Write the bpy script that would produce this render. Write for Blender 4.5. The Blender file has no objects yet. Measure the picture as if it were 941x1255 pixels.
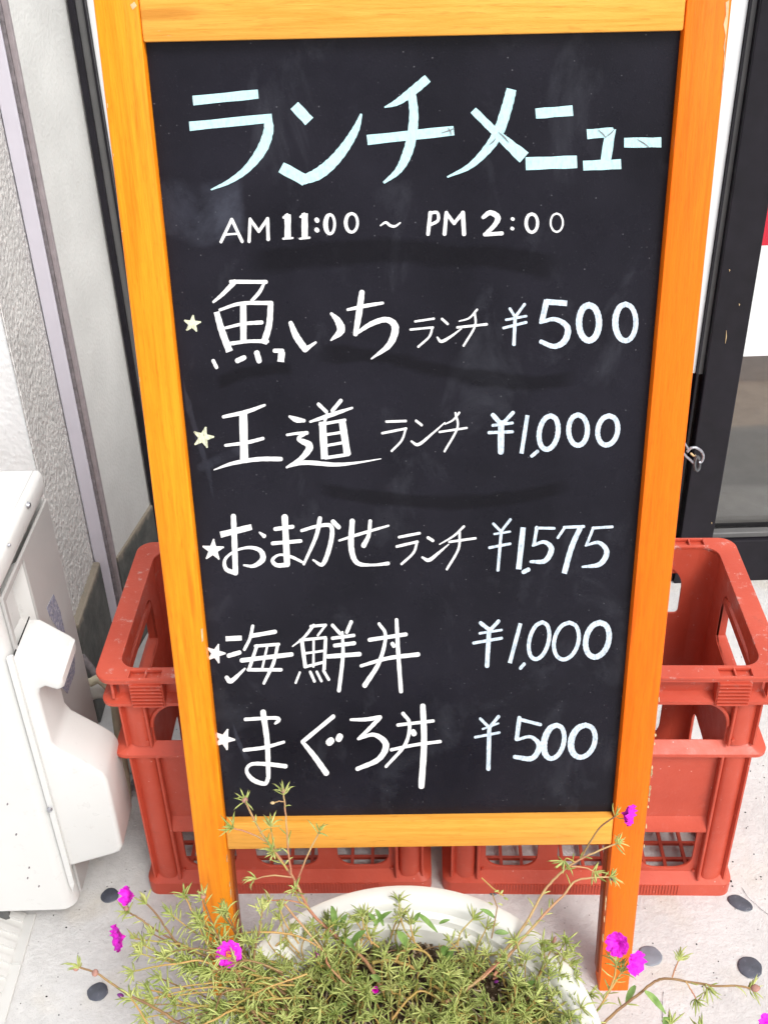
import bpy, bmesh, math, random
import numpy as np
from mathutils import Vector, Matrix, noise
from math import sin, cos, pi, radians, exp

S = bpy.context.scene
C = S.collection
rnd = random.Random(7)

# ------------------------------------------------------------------ camera
CAM_H, FPX, IW, IH = 1.30, 1350.0, 941.0, 1255.0
PITCH, ROLL = 0.580027, 0.0298527
_F = Vector((0, cos(PITCH), -sin(PITCH)))
_r0 = Vector((1, 0, 0)); _u0 = Vector((0, sin(PITCH), cos(PITCH)))
_R = _r0*cos(ROLL) - _u0*sin(ROLL)
_U = _u0*cos(ROLL) + _r0*sin(ROLL)
EYE = Vector((0, 0, CAM_H))
cam = bpy.data.cameras.new('camera'); camo = bpy.data.objects.new('camera', cam); C.objects.link(camo)
M = Matrix(((_R.x, _U.x, -_F.x, EYE.x), (_R.y, _U.y, -_F.y, EYE.y), (_R.z, _U.z, -_F.z, EYE.z), (0, 0, 0, 1)))
camo.matrix_world = M
cam.sensor_fit = 'VERTICAL'; cam.sensor_height = 24.0; cam.lens = FPX/IH*24.0
cam.clip_start = 0.02; cam.clip_end = 400
S.camera = camo

# ------------------------------------------------------------------ light
SUN_EL, SUN_AZ = radians(50), radians(32)      # azimuth measured from behind the camera, towards the right
w = bpy.data.worlds.new('World'); S.world = w; w.use_nodes = True
nt = w.node_tree; nt.nodes.clear()
sky = nt.nodes.new('ShaderNodeTexSky'); sky.sky_type = 'NISHITA'; sky.sun_disc = False
sky.sun_elevation = SUN_EL; sky.air_density = 1.0; sky.dust_density = 4.0; sky.ozone_density = 1.0
sd = Vector((sin(SUN_AZ)*cos(SUN_EL), -cos(SUN_AZ)*cos(SUN_EL), sin(SUN_EL)))   # direction to the sun
sky.sun_rotation = math.atan2(sd.x, sd.y)
bg = nt.nodes.new('ShaderNodeBackground'); bg.inputs['Strength'].default_value = 0.13
hs = nt.nodes.new('ShaderNodeHueSaturation'); hs.inputs['Saturation'].default_value = 0.35
wo = nt.nodes.new('ShaderNodeOutputWorld')
nt.links.new(sky.outputs[0], hs.inputs['Color']); nt.links.new(hs.outputs[0], bg.inputs[0]); nt.links.new(bg.outputs[0], wo.inputs[0])
sun = bpy.data.lights.new('sun', 'SUN'); sun.energy = 1.3; sun.angle = radians(22); sun.color = (1, .975, .94)
suno = bpy.data.objects.new('sun', sun); C.objects.link(suno)
suno.rotation_euler = sd.to_track_quat('Z', 'Y').to_euler(); suno.location = (0, -2, 4)
S.view_settings.view_transform = 'Standard'; S.view_settings.look = 'None'
S.view_settings.exposure = 0.55; S.view_settings.gamma = 1

# ------------------------------------------------------------------ photo geometry helpers (points on real planes)
def ray(x, y): return _F + _R*((x-IW/2)/FPX) - _U*((y-IH/2)/FPX)
def at_z(x, y, z):
    d = ray(x, y); return EYE + d*((z-CAM_H)/d.z)
def at_y(x, y, Y):
    d = ray(x, y); return EYE + d*(Y/d.y)
def at_x(x, y, X):
    d = ray(x, y); return EYE + d*(X/d.x)

# ------------------------------------------------------------------ object helpers
def link(name, me, mat=None, parent=None):
    o = bpy.data.objects.new(name, me); C.objects.link(o)
    if mat is not None:
        for m in (mat if isinstance(mat, (list, tuple)) else [mat]): me.materials.append(m)
    if parent is not None: o.parent = parent
    return o
def obj(name, bm, mat, parent=None, smooth=None):
    bmesh.ops.recalc_face_normals(bm, faces=bm.faces[:])
    me = bpy.data.meshes.new(name); bm.to_mesh(me); bm.free()
    if smooth is not None:
        me.shade_smooth()
        me.set_sharp_from_angle(angle=radians(smooth))
    return link(name, me, mat, parent)
def empty(name, loc=(0, 0, 0), mat=None):
    o = bpy.data.objects.new(name, None); C.objects.link(o); o.empty_display_size = .05
    if mat is not None: o.matrix_world = mat
    else: o.location = loc
    return o
def tag(o, label=None, cat=None, group=None, kind=None):
    if label: o['label'] = label
    if cat: o['category'] = cat
    if group: o['group'] = group
    if kind: o['kind'] = kind
    return o
def box(bm, x0, x1, y0, y1, z0, z1, bev=0, seg=2):
    g = bmesh.ops.create_cube(bm, size=1)
    for v in g['verts']:
        v.co = Vector(((x0+x1)/2+v.co.x*(x1-x0), (y0+y1)/2+v.co.y*(y1-y0), (z0+z1)/2+v.co.z*(z1-z0)))
    if bev:
        es = list({e for v in g['verts'] for e in v.link_edges})
        bmesh.ops.bevel(bm, geom=es, offset=bev, segments=seg, affect='EDGES', profile=.5)
def B(x0, x1, y0, y1, z0, z1, bev=0, seg=2):
    bm = bmesh.new(); box(bm, x0, x1, y0, y1, z0, z1, bev, seg); return bm
def rrect(x0, x1, y0, y1, r, n=6, rs=None):
    """rounded rectangle outline; rs = radii for corners (x1y1, x0y1, x0y0, x1y0)"""
    rs = rs or (r, r, r, r); pts = []
    for k, (cx, cy, a0) in enumerate(((x1, y1, 0), (x0, y1, 90), (x0, y0, 180), (x1, y0, 270))):
        q = rs[k]; sx = -1 if k in (0, 3) else 1; sy = -1 if k in (0, 1) else 1
        if q <= 1e-6: pts.append((cx, cy)); continue
        for i in range(n+1):
            a = radians(a0+90*i/n); pts.append((cx+sx*q+q*cos(a), cy+sy*q+q*sin(a)))
    return pts
def plate(bm, outer, holes, thick, mat4, bevel=0.0):
    """flat plate with holes, thickness centred on its local z, placed by mat4"""
    cu = bpy.data.curves.new('tmp', 'CURVE'); cu.dimensions = '2D'; cu.fill_mode = 'BOTH'
    cu.extrude = max(thick/2-bevel, 1e-5); cu.bevel_depth = bevel; cu.bevel_resolution = 1; cu.offset = -bevel
    for poly in [outer]+list(holes):
        sp = cu.splines.new('POLY'); sp.points.add(len(poly)-1)
        for p, (x, y) in zip(sp.points, poly): p.co = (x, y, 0, 1)
        sp.use_cyclic_u = True
    o = bpy.data.objects.new('tmp', cu); C.objects.link(o)
    me = bpy.data.meshes.new_from_object(o)
    me.transform(mat4)
    bm.from_mesh(me)
    bpy.data.objects.remove(o); bpy.data.curves.remove(cu); bpy.data.meshes.remove(me)
XZ = Matrix(((1, 0, 0, 0), (0, 0, 1, 0), (0, 1, 0, 0), (0, 0, 0, 1)))        # local (x,y,z) -> (x, z, y)
YZ = Matrix(((0, 0, 1, 0), (1, 0, 0, 0), (0, 1, 0, 0), (0, 0, 0, 1)))        # local (x,y,z) -> (z, x, y)
def T(x, y, z): return Matrix.Translation((x, y, z))
def catmull(pts, n=6):
    if len(pts) < 3: return [tuple(p) for p in pts]
    P = [np.array(p, float) for p in pts]; P = [2*P[0]-P[1]]+P+[2*P[-1]-P[-2]]; out = []
    for i in range(1, len(P)-2):
        for k in range(n):
            t = k/n
            out.append(tuple(.5*((2*P[i])+(-P[i-1]+P[i+1])*t+(2*P[i-1]-5*P[i]+4*P[i+1]-P[i+2])*t*t+(-P[i-1]+3*P[i]-3*P[i+1]+P[i+2])*t**3)))
    out.append(tuple(P[-2])); return out
def tube(bm, pts, rad, n=6, closed_ends=True):
    pts = [Vector(p) for p in pts]; rings = []
    if not isinstance(rad, (list, tuple)): rad = [rad]*len(pts)
    t = (pts[1]-pts[0]).normalized(); a = t.orthogonal().normalized()
    for i, p in enumerate(pts):
        if i == 0: t = pts[1]-pts[0]
        elif i == len(pts)-1: t = pts[-1]-pts[-2]
        else: t = pts[i+1]-pts[i-1]
        t.normalize(); a = (a-t*a.dot(t))
        a = a.normalized() if a.length > 1e-6 else t.orthogonal().normalized()
        b = t.cross(a)
        rings.append([bm.verts.new(p+(a*cos(2*pi*k/n)+b*sin(2*pi*k/n))*rad[i]) for k in range(n)])
    for r0, r1 in zip(rings, rings[1:]):
        for k in range(n): bm.faces.new((r0[k], r0[(k+1) % n], r1[(k+1) % n], r1[k]))
    if closed_ends:
        bm.faces.new(rings[0][::-1]); bm.faces.new(rings[-1])
def prism(bm, prof, y0, y1, mapf):
    """closed profile [(a,b)] extruded from y0 to y1; mapf(a, y, b) -> point"""
    A = [bm.verts.new(mapf(a, y0, b)) for a, b in prof]; D = [bm.verts.new(mapf(a, y1, b)) for a, b in prof]
    n = len(prof)
    for k in range(n): bm.faces.new((A[k], A[(k+1) % n], D[(k+1) % n], D[k]))
    bm.faces.new(A[::-1]); bm.faces.new(D)
def lathe(bm, prof, n=64, c=(0, 0, 0)):
    rings = []
    for r, z in prof:
        if r < 1e-5: rings.append([bm.verts.new((c[0], c[1], c[2]+z))])
        else: rings.append([bm.verts.new((c[0]+r*cos(2*pi*k/n), c[1]+r*sin(2*pi*k/n), c[2]+z)) for k in range(n)])
    for a, b in zip(rings, rings[1:]):
        for k in range(n):
            q = [a[k % len(a)], a[(k+1) % len(a)], b[(k+1) % len(b)], b[k % len(b)]]
            u = []; [u.append(v) for v in q if v not in u]
            if len(u) > 2: bm.faces.new(u)

# ------------------------------------------------------------------ materials
def new_mat(name, rough=.6, spec=.5):
    m = bpy.data.materials.new(name); m.use_nodes = True
    nt = m.node_tree; b = nt.nodes['Principled BSDF']
    b.inputs['Roughness'].default_value = rough; b.inputs['Specular IOR Level'].default_value = spec
    return m, nt, b
class N:
    """small node builder"""
    def __init__(s, nt): s.nt = nt; s.tc = nt.nodes.new('ShaderNodeTexCoord')
    def coord(s, scale=(1, 1, 1), out='Object', rot=(0, 0, 0)):
        mp = s.nt.nodes.new('ShaderNodeMapping'); mp.inputs['Scale'].default_value = scale; mp.inputs['Rotation'].default_value = rot
        s.nt.links.new(s.tc.outputs[out], mp.inputs[0]); return mp.outputs[0]
    def noise(s, vec, scale, detail=4, rough=.55, dist=0):
        n = s.nt.nodes.new('ShaderNodeTexNoise'); n.inputs['Scale'].default_value = scale
        n.inputs['Detail'].default_value = detail; n.inputs['Roughness'].default_value = rough; n.inputs['Distortion'].default_value = dist
        s.nt.links.new(vec, n.inputs['Vector']); return n.outputs['Fac']
    def voro(s, vec, scale, feature='F1', out='Distance'):
        n = s.nt.nodes.new('ShaderNodeTexVoronoi'); n.inputs['Scale'].default_value = scale; n.feature = feature
        s.nt.links.new(vec, n.inputs['Vector']); return n.outputs[out]
    def ramp(s, fac, stops):
        r = s.nt.nodes.new('ShaderNodeValToRGB'); els = r.color_ramp.elements
        while len(els) < len(stops): els.new(.5)
        for e, (p, c) in zip(els, stops):
            e.position = p; e.color = (c, c, c, 1) if isinstance(c, (int, float)) else (*c, 1)
        s.nt.links.new(fac, r.inputs[0]); return r.outputs[0]
    def mix(s, fac, a, b, mode='MIX'):
        m = s.nt.nodes.new('ShaderNodeMix'); m.data_type = 'RGBA'; m.blend_type = mode
        for sock, v in ((m.inputs[0], fac), (m.inputs[6], a), (m.inputs[7], b)):
            if isinstance(v, (int, float)): sock.default_value = v
            elif isinstance(v, tuple): sock.default_value = (*v, 1)
            else: s.nt.links.new(v, sock)
        return m.outputs[2]
    def math(s, op, a, b=0, c=None):
        m = s.nt.nodes.new('ShaderNodeMath'); m.operation = op
        for sock, v in ((m.inputs[0], a), (m.inputs[1], b), (m.inputs[2], c)):
            if v is None: continue
            if isinstance(v, (int, float)): sock.default_value = v
            else: s.nt.links.new(v, sock)
        return m.outputs[0]
    def bump(s, h, dist, strength=1):
        b = s.nt.nodes.new('ShaderNodeBump'); b.inputs['Distance'].default_value = dist; b.inputs['Strength'].default_value = strength
        s.nt.links.new(h, b.inputs['Height']); return b.outputs[0]
    def sep(s, vec):
        x = s.nt.nodes.new('ShaderNodeSeparateXYZ'); s.nt.links.new(vec, x.inputs[0]); return x.outputs
    def to(s, out, bsdf, name): s.nt.links.new(out, bsdf.inputs[name])

def simple(name, col, rough=.6, spec=.5, var=.12, nscale=18, bump=0, bscale=80, metal=0, dirt=None):
    m, nt, b = new_mat(name, rough, spec); n = N(nt); v = n.coord()
    f = n.noise(v, nscale, 5)
    c = n.mix(n.ramp(f, [(.3, 0.0), (.7, 1.0)]), tuple(x*(1-var) for x in col), tuple(min(1, x*(1+var)) for x in col))
    if dirt:
        d = n.ramp(n.noise(v, dirt[1], 6, .7), [(dirt[2], 0.0), (min(1, dirt[2]+.12), 1.0)])
        c = n.mix(n.math('MULTIPLY', d, dirt[3]), c, dirt[0])
    n.to(c, b, 'Base Color'); b.inputs['Metallic'].default_value = metal
    r = n.ramp(n.noise(v, nscale*2.3, 4), [(.3, max(.03, rough-.1)), (.7, min(1, rough+.1))]); n.to(r, b, 'Roughness')
    if bump: n.to(n.bump(n.noise(v, bscale, 5), bump), b, 'Normal')
    return m

def wood(name, c_lo, c_hi, axis, dark=(.25, .05, .005), fleck=.0):
    """varnished softwood, grain along the given local axis"""
    m, nt, b = new_mat(name, .42, .22); n = N(nt)
    sc = {'z': (1, 1, .045), 'x': (.045, 1, 1)}[axis]
    v = n.coord(sc)
    g = n.noise(v, 190, 7, .66, .5); g2 = n.noise(n.coord((1, 1, .09) if axis == 'z' else (.09, 1, 1)), 520, 4, .65)
    c = n.mix(n.ramp(g, [(.32, 0.0), (.68, 1.0)]), c_lo, c_hi)
    big = n.noise(n.coord((1, 1, .35) if axis == 'z' else (.35, 1, 1)), 9, 3)
    c = n.mix(n.math('MULTIPLY', n.ramp(big, [(.38, 0.0), (.7, 1.0)]), .45), c, c_hi)
    lines = n.ramp(g2, [(.56, 0.0), (.70, 1.0)])
    c = n.mix(n.math('MULTIPLY', lines, .35), c, dark)
    st = n.ramp(n.noise(n.coord((.6, 1, .05) if axis == 'z' else (.05, 1, .6)), 60, 2), [(.66, 0.0), (.72, 1.0)])
    c = n.mix(n.math('MULTIPLY', st, .5), c, dark)
    if fleck:
        fl = n.ramp(n.noise(n.coord((.15, 1, 1) if axis == 'x' else (1, 1, .15)), 150, 5, .7), [(.69, 0.0), (.73, 1.0)])
        c = n.mix(n.math('MULTIPLY', fl, fleck), c, (.72, .55, .36))
    n.to(c, b, 'Base Color')
    n.to(n.ramp(g, [(.3, .30), (.8, .5)]), b, 'Roughness')
    n.to(n.bump(g2, .0004), b, 'Normal')
    return m

M_stileL = wood('orange_varnished_wood', (.82, .185, .004), (.94, .33, .012), 'z', (.52, .085, .003))
M_stileR = wood('shaded_orange_varnished_wood', (.84, .130, .003), (.92, .19, .005), 'z', (.55, .06, .002))  # right stile: its shade is put into a redder wood colour
M_rail = wood('ochre_varnished_wood', (.68, .27, .030), (.86, .42, .075), 'x', (.40, .14, .015), .6)
M_rear = wood('rear_frame_wood', (.24, .05, .012), (.30, .07, .016), 'z', (.12, .02, .005))
M_raw = simple('bare_chipped_wood', (.60, .45, .25), .85, .2, .2, 120)
def ink(name, col, lo):
    m, nt, b = new_mat(name, .6, .3); n = N(nt); v = n.coord()
    a = n.ramp(n.noise(v, 260, 4, .6), [(.34, lo), (.52, 1.0)]); q = n.ramp(n.noise(n.coord((1, 1, .25), rot=(0, .6, 0)), 420, 3, .6), [(.36, lo), (.5, 1.0)])
    n.to(n.mix(1.0, col, n.mix(1.0, a, q, 'MULTIPLY'), 'MULTIPLY'), b, 'Base Color'); return m
M_paint_c = ink('pale_cyan_marker_ink', (.52, .82, .86), .86)
M_paint_w = ink('white_marker_ink', (.84, .84, .84), .88)
M_paint_b = ink('bluish_white_marker_ink', (.64, .74, .84), .74)
M_paint_y = ink('pale_yellow_marker_ink', (.76, .80, .58), .62)

# crate plastic: faded red with scuffs
def crate_mat():
    m, nt, b = new_mat('faded_red_plastic', .42, .45); n = N(nt); v = n.coord()
    c = n.mix(n.ramp(n.noise(v, 9, 4), [(.35, 0.0), (.65, 1.0)]), (.47, .062, .032), (.55, .085, .047))
    sc = n.ramp(n.noise(v, 75, 7, .75), [(.57, 0.0), (.66, 1.0)])
    up = n.ramp(n.sep(v)[2], [(.36, .12), (.405, 1.0)])
    c = n.mix(n.math('MULTIPLY', n.math('MULTIPLY', sc, up), .6), c, (.58, .40, .36))
    sp = n.ramp(n.voro(n.coord(), 60), [(.035, 1.0), (.07, 0.0)])
    c = n.mix(n.math('MULTIPLY', sp, .5), c, (.70, .5, .45))
    dk = n.ramp(n.noise(v, 30, 6, .7), [(.6, 0.0), (.72, 1.0)])
    c = n.mix(n.math('MULTIPLY', dk, .25), c, (.22, .05, .035))
    n.to(c, b, 'Base Color'); n.to(n.ramp(n.noise(v, 40, 5), [(.3, .34), (.7, .55)]), b, 'Roughness')
    n.to(n.bump(n.noise(v, 220, 3), .0003), b, 'Normal'); return m
M_crate = crate_mat()
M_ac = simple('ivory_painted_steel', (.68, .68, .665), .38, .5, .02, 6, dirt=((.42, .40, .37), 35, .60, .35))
M_acshade = simple('ivory_side_shaded', (.43, .42, .41), .42, .5, .03, 6, dirt=((.5, .47, .45), 28, .62, .35))  # side face shade painted in as a darker base colour than the casing
M_cover = simple('white_plastic_cover', (.68, .68, .665), .34, .5, .015, 8, dirt=((.42, .40, .37), 55, .60, .3))
M_dark = simple('dark_gap', (.02, .02, .02), .8, .2)
M_steel = simple('dull_steel', (.45, .46, .5), .32, .5, .2, 200, metal=.9)
M_darksteel = simple('tarnished_steel', (.16, .17, .18), .35, .5, .3, 200, metal=.9)
M_sticker = simple('faded_blue_sticker', (.22, .225, .30), .6, .3, .4, 160, dirt=((.5, .49, .50), 230, .50, .85))
M_black = simple('black_aluminium', (.010, .0085, .013), .40, .3, .3, 30, dirt=((.08, .08, .10), 170, .72, .4))
M_kick = simple('black_gloss_panel', (.012, .009, .008), .12, .5, .3, 30)
M_groove = simple('grey_gasket', (.12, .12, .12), .55, .4, .1, 30)
M_white = simple('white_sheet', (.80, .82, .82), .55, .4, .02, 5)
M_red = simple('red_print', (.62, .02, .045), .5, .4, .03, 5)
M_lilac = simple('lilac_grey_metal_trim', (.62, .60, .67), .45, .5, .04, 20, dirt=((.12, .1, .16), 140, .74, .9))
M_seal = simple('grey_sealant', (.20, .18, .19), .8, .3, .35, 90, .001, 150)
M_seal2 = simple('mauve_grey_trim', (.30, .26, .27), .6, .4, .15, 60)
M_bead = simple('white_sealant', (.80, .80, .77), .6, .3, .05, 50)
M_hose = simple('beige_insulated_hose', (.42, .38, .28), .7, .3, .15, 60, .0006, 90)
M_wrap = simple('grey_taped_pipe', (.55, .54, .50), .7, .3, .08, 40, .0006, 90)
M_ribbed = simple('pale_grey_ribbed_plastic', (.60, .60, .58), .6, .4, .06, 14, dirt=((.3, .27, .22), 40, .62, .4))
M_pot = simple('cream_white_plastic_pot', (.78, .78, .73), .40, .5, .03, 9, dirt=((.5, .49, .42), 26, .60, .25))

def stucco(name, col, dist, scale, rough=.85):
    m, nt, b = new_mat(name, rough, .2); n = N(nt); v = n.coord(); vd = n.coord((1, 1, .8))
    f = n.noise(v, 8, 5)
    c = n.mix(n.ramp(f, [(.3, 0.0), (.7, 1.0)]), tuple(x*.90 for x in col), tuple(x*1.06 for x in col))
    n.to(c, b, 'Base Color')
    h = n.math('ADD', n.ramp(n.voro(vd, scale, 'SMOOTH_F1'), [(.1, 1.0), (.65, 0.0)]), n.math('MULTIPLY', n.noise(v, scale*1.6, 4), .6))
    n.to(n.bump(h, dist), b, 'Normal'); return m
M_stucco = stucco('shaded_rough_stucco', (.60, .59, .57), .0016, 190)  # return face: shade put into the colour, greyer than the front
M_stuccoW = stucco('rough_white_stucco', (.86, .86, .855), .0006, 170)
M_plaster = stucco('fine_grey_plaster', (.60, .605, .585), .0004, 230)
def plinth_mat():
    m, nt, b = new_mat('dark_grey_mortar', .8, .25); n = N(nt); v = n.coord()
    c = n.mix(n.ramp(n.noise(v, 16, 6, .65), [(.35, 0.0), (.65, 1.0)]), (.07, .075, .072), (.14, .14, .13))
    top = n.ramp(n.math('ADD', n.sep(v)[2], n.math('MULTIPLY', n.noise(v, 60, 4), .03)), [(.216, 0.0), (.226, 1.0)])
    c = n.mix(n.math('MULTIPLY', top, .7), c, (.36, .31, .24))
    n.to(c, b, 'Base Color'); n.to(n.bump(n.noise(v, 70, 6), .002), b, 'Normal'); return m
M_plinth = plinth_mat()

def concrete_mat():
    m, nt, b = new_mat('pale_trowelled_concrete', .8, .25); n = N(nt); v = n.coord()
    c = n.mix(n.ramp(n.noise(v, 5, 7, .62), [(.35, 0.0), (.66, 1.0)]), (.53, .525, .515), (.66, .66, .655))
    mott = n.ramp(n.noise(v, 55, 6, .7), [(.42, 0.0), (.62, 1.0)])
    c = n.mix(n.math('MULTIPLY', mott, .35), c, (.72, .715, .70))
    pits = n.ramp(n.noise(v, 300, 3, .65), [(.64, 0.0), (.72, 1.0)])
    c = n.mix(n.math('MULTIPLY', pits, .55), c, (.26, .25, .24))
    sp = n.math('MULTIPLY', n.ramp(n.voro(v, 85), [(.06, 1.0), (.12, 0.0)]), n.ramp(n.noise(v, 13, 2), [(.5, 0.0), (.62, 1.0)]))
    c = n.mix(n.math('MULTIPLY', sp, .85), c, (.06, .055, .05))
    yl = n.ramp(n.noise(v, 7.3, 3), [(.55, 0.0), (.72, 1.0)])
    c = n.mix(n.math('MULTIPLY', yl, .4), c, (.60, .53, .40))
    n.to(c, b, 'Base Color')
    h = n.math('ADD', n.noise(v, 120, 6, .7), n.math('MULTIPLY', n.noise(v, 20, 3), .6))
    n.to(n.bump(h, .0022), b, 'Normal'); return m
M_concrete = concrete_mat()
M_pebble = simple('dark_slate_pebble', (.075, .082, .105), .35, .5, .35, 45, .0004, 160, dirt=((.30, .31, .34), 110, .6, .5))
M_pebblel = simple('blue_grey_pebble', (.22, .24, .28), .45, .5, .2, 45, .0004, 160)

def floor_mat():
    m, nt, b = new_mat('shop_floor', .5, .4); n = N(nt); v = n.coord(); y = n.math('ADD', n.sep(v)[1], n.math('MULTIPLY', n.noise(v, 4, 3), .06))
    c = n.ramp(n.math('MULTIPLY', y, .25), [(.0, (.50, .46, .40)), (2.055/4, (.50, .46, .39)), (2.075/4, (.29, .27, .23)), (2.325/4, (.31, .28, .235)), (2.34/4, (.62, .45, .31)), (2.56/4, (.66, .47, .32)), (2.57/4, (.32, .17, .11)), (2.58/4, (.36, .26, .2)), (1, (.14, .1, .08))])
    c = n.mix(.5, c, n.ramp(n.noise(v, 22, 5), [(.3, .6), (.7, 1.0)]), 'MULTIPLY')
    n.to(c, b, 'Base Color'); return m
M_floor = floor_mat()
M_room = simple('shop_inner_wall', (.45, .42, .38), .8, .2)

# ---- board panel (local x = across, z = up): black melamine with wiped streaks
def line_u(px, py): return bd(px, py)
X0, Y0, YAW, LEAN, RB = .0283, .8475, -.0157, .1369, -.0049
_e = Vector((cos(YAW), sin(YAW), 0)); _b = Vector((-sin(YAW), cos(YAW), 0))
_up = Vector((0, 0, 1))*cos(LEAN)+_b*sin(LEAN)
E2 = _e*cos(RB)+_up*sin(RB); UP2 = -_e*sin(RB)+_up*cos(RB); NB = UP2.cross(E2)      # NB points to the back
BO = Vector((X0, Y0, 0))
BM4 = Matrix(((E2.x, NB.x, UP2.x, BO.x), (E2.y, NB.y, UP2.y, BO.y), (E2.z, NB.z, UP2.z, BO.z), (0, 0, 0, 1)))
def bd(px, py, off=0.0):
    """photo point -> (u, v) on the board plane, off metres behind its front face"""
    d = ray(px, py); o = BO+NB*off; t = (o-EYE).dot(NB)/d.dot(NB); P = EYE+d*t-o
    return P.dot(E2), P.dot(UP2)

def board_mat():
    m, nt, b = new_mat('black_marker_board', .3, .5); n = N(nt); v = n.coord(); X, Y, Z = n.sep(v)
    c = n.mix(n.ramp(n.noise(v, 7, 5, .6), [(.3, 0.0), (.7, 1.0)]), (.0068, .0064, .0105), (.0150, .0140, .0215))
    sm = n.noise(n.coord((1, 1, .6), rot=(0, .5, 0)), 14, 6, .65, .5)
    c = n.mix(n.math('MULTIPLY', n.ramp(sm, [(.55, 0.0), (.75, 1.0)]), .55), c, (.050, .052, .065))
    dust = n.ramp(n.noise(v, 480, 3, .7), [(.64, 0.0), (.76, 1.0)])
    c = n.mix(n.math('MULTIPLY', n.math('MULTIPLY', dust, n.ramp(n.noise(v, 6, 3), [(.35, .15), (.7, 1.0)])), .24), c, (.22, .22, .24))
    dd = n.ramp(n.voro(v, 90), [(.03, 1.0), (.07, 0.0)])
    c = n.mix(n.math('MULTIPLY', dd, .35), c, (.30, .30, .33))
    tot = None; bright = None
    def streak(pts, s):
        uv = [bd(*p, .012) for p in pts]; us = [q[0] for q in uv]; vs = [q[1] for q in uv]
        k = np.polyfit(us, vs, min(3, len(us)-1)); k = [0]*(4-len(k))+list(k)
        f = n.math('MULTIPLY_ADD', X, float(k[0]), float(k[1])); f = n.math('MULTIPLY_ADD', f, X, float(k[2])); f = n.math('MULTIPLY_ADD', f, X, float(k[3]))
        d = n.math('ADD', n.math('DIVIDE', n.math('ABSOLUTE', n.math('SUBTRACT', Z, f)), s), n.math('MULTIPLY', n.math('SUBTRACT', n.noise(n.coord((.35, 1, 1)), 60, 4), .5), 1.3))
        g = n.ramp(d, [(.55, 1.0), (1.0, 0.0)])
        mid = (min(us)+max(us))/2; hw = (max(us)-min(us))/2
        wd = n.ramp(n.math('DIVIDE', n.math('ABSOLUTE', n.math('SUBTRACT', X, mid)), hw), [(.85, 1.0), (1.0, 0.0)])
        return n.math('MULTIPLY', g, wd)
    for pts, s in (([(300, 325), (360, 316), (450, 308), (560, 312), (690, 330)], .014),
                   ([(385, 436), (450, 436), (530, 452), (600, 464), (710, 460)], .010),
                   ([(265, 470), (300, 458), (360, 452)], .009),
                   ([(385, 598), (440, 606), (520, 616), (600, 612), (700, 596)], .010)):
        g = streak(pts, s); tot = g if tot is None else n.math('MAXIMUM', tot, g)
    c = n.mix(n.math('MULTIPLY', tot, .60), c, (.003, .0025, .004))
    for pts, s in (([(195, 250), (240, 262), (300, 240)], .03), ([(240, 575), (275, 560), (310, 545)], .006), ([(285, 890), (300, 925), (330, 945)], .012), ([(225, 480), (250, 560), (262, 600)], .02)):
        g = streak(pts, s); bright = g if bright is None else n.math('MAXIMUM', bright, g)
    br = n.math('MULTIPLY', n.math('MULTIPLY', bright, n.ramp(sm, [(.4, .1), (.65, 1.0)])), .4)
    c = n.mix(br, c, (.085, .092, .125))
    n.to(c, b, 'Base Color'); n.to(n.ramp(n.noise(v, 25, 5), [(.3, .22), (.7, .40)]), b, 'Roughness')
    b.inputs['Specular IOR Level'].default_value = .16
    n.to(n.bump(n.noise(v, 500, 2), .00012), b, 'Normal'); return m
M_board = board_mat()

# ================================================================== THE SETTING
bm = bmesh.new()
bmesh.ops.create_grid(bm, x_segments=2, y_segments=2, size=1)
for v in bm.verts: v.co = Vector((v.co.x*60, v.co.y*60-30+1.76, 0))
ground = tag(obj('ground', bm, M_concrete), kind='structure')
ground['label'] = 'pale grey trowelled concrete with dark pebbles set into it'

# pebbles set into the concrete (pieces of the ground)
PEB = [((135, 1098), .0125, .0095, 15, 0), ((120, 1216), .0135, .010, 10, 0), ((906, 1107), .0175, .0085, -38, 0), ((796, 1172), .0155, .0115, -20, 1),
       ((918, 1186), .0160, .0120, -40, 0), ((247, 1125), .0045, .0085, -20, 0), ((604, 1094), .006, .004, 0, 0)]
for (px, py), a, b_, ang, kd in PEB:
    p = at_z(px, py, 0); bm = bmesh.new()
    bmesh.ops.create_icosphere(bm, subdivisions=3, radius=1)
    sd_ = rnd.random()*50
    for v in bm.verts:
        k = 1+.09*noise.noise(v.co*1.6+Vector((sd_, 0, 0)))
        v.co = Vector((v.co.x*a*k, v.co.y*b_*1.35*k, v.co.z*.0019*k))
    o = obj('pebble', bm, [M_pebble, M_pebblel][kd], ground, 60)
    o.location = (p.x, p.y, .0008); o.rotation_euler = (0, 0, radians(ang))
# hairline cracks and crumbs
bm = bmesh.new()
def crack(pts, w_):
    P = catmull([(*at_z(x, y, 0).xy,) for x, y in pts], 8); n_ = len(P)
    for i in range(n_-1):
        a = Vector((*P[i], .0012)); c_ = Vector((*P[i+1], .0012)); j = Vector((rnd.uniform(-1, 1), rnd.uniform(-1, 1), 0))*.0006
        d = (c_-a).normalized(); s = Vector((-d.y, d.x, 0))*w_*rnd.uniform(.4, 1.1)*.5
        vs = [bm.verts.new(q) for q in (a-s+j, c_-s, c_+s, a+s+j)]; bm.faces.new(vs)
crack([(846, 945), (853, 975), (848, 1005), (852, 1035), (846, 1062)], .0009)
crack([(908, 1088), (916, 1100), (930, 1113), (941, 1122)], .0008)
crack([(178, 1128), (174, 1146), (176, 1160), (168, 1180)], .0011)
crack([(812, 1216), (811, 1240), (812, 1262)], .0008)
obj('hairline_crack', bm, M_seal, ground)
bm = bmesh.new()
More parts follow.
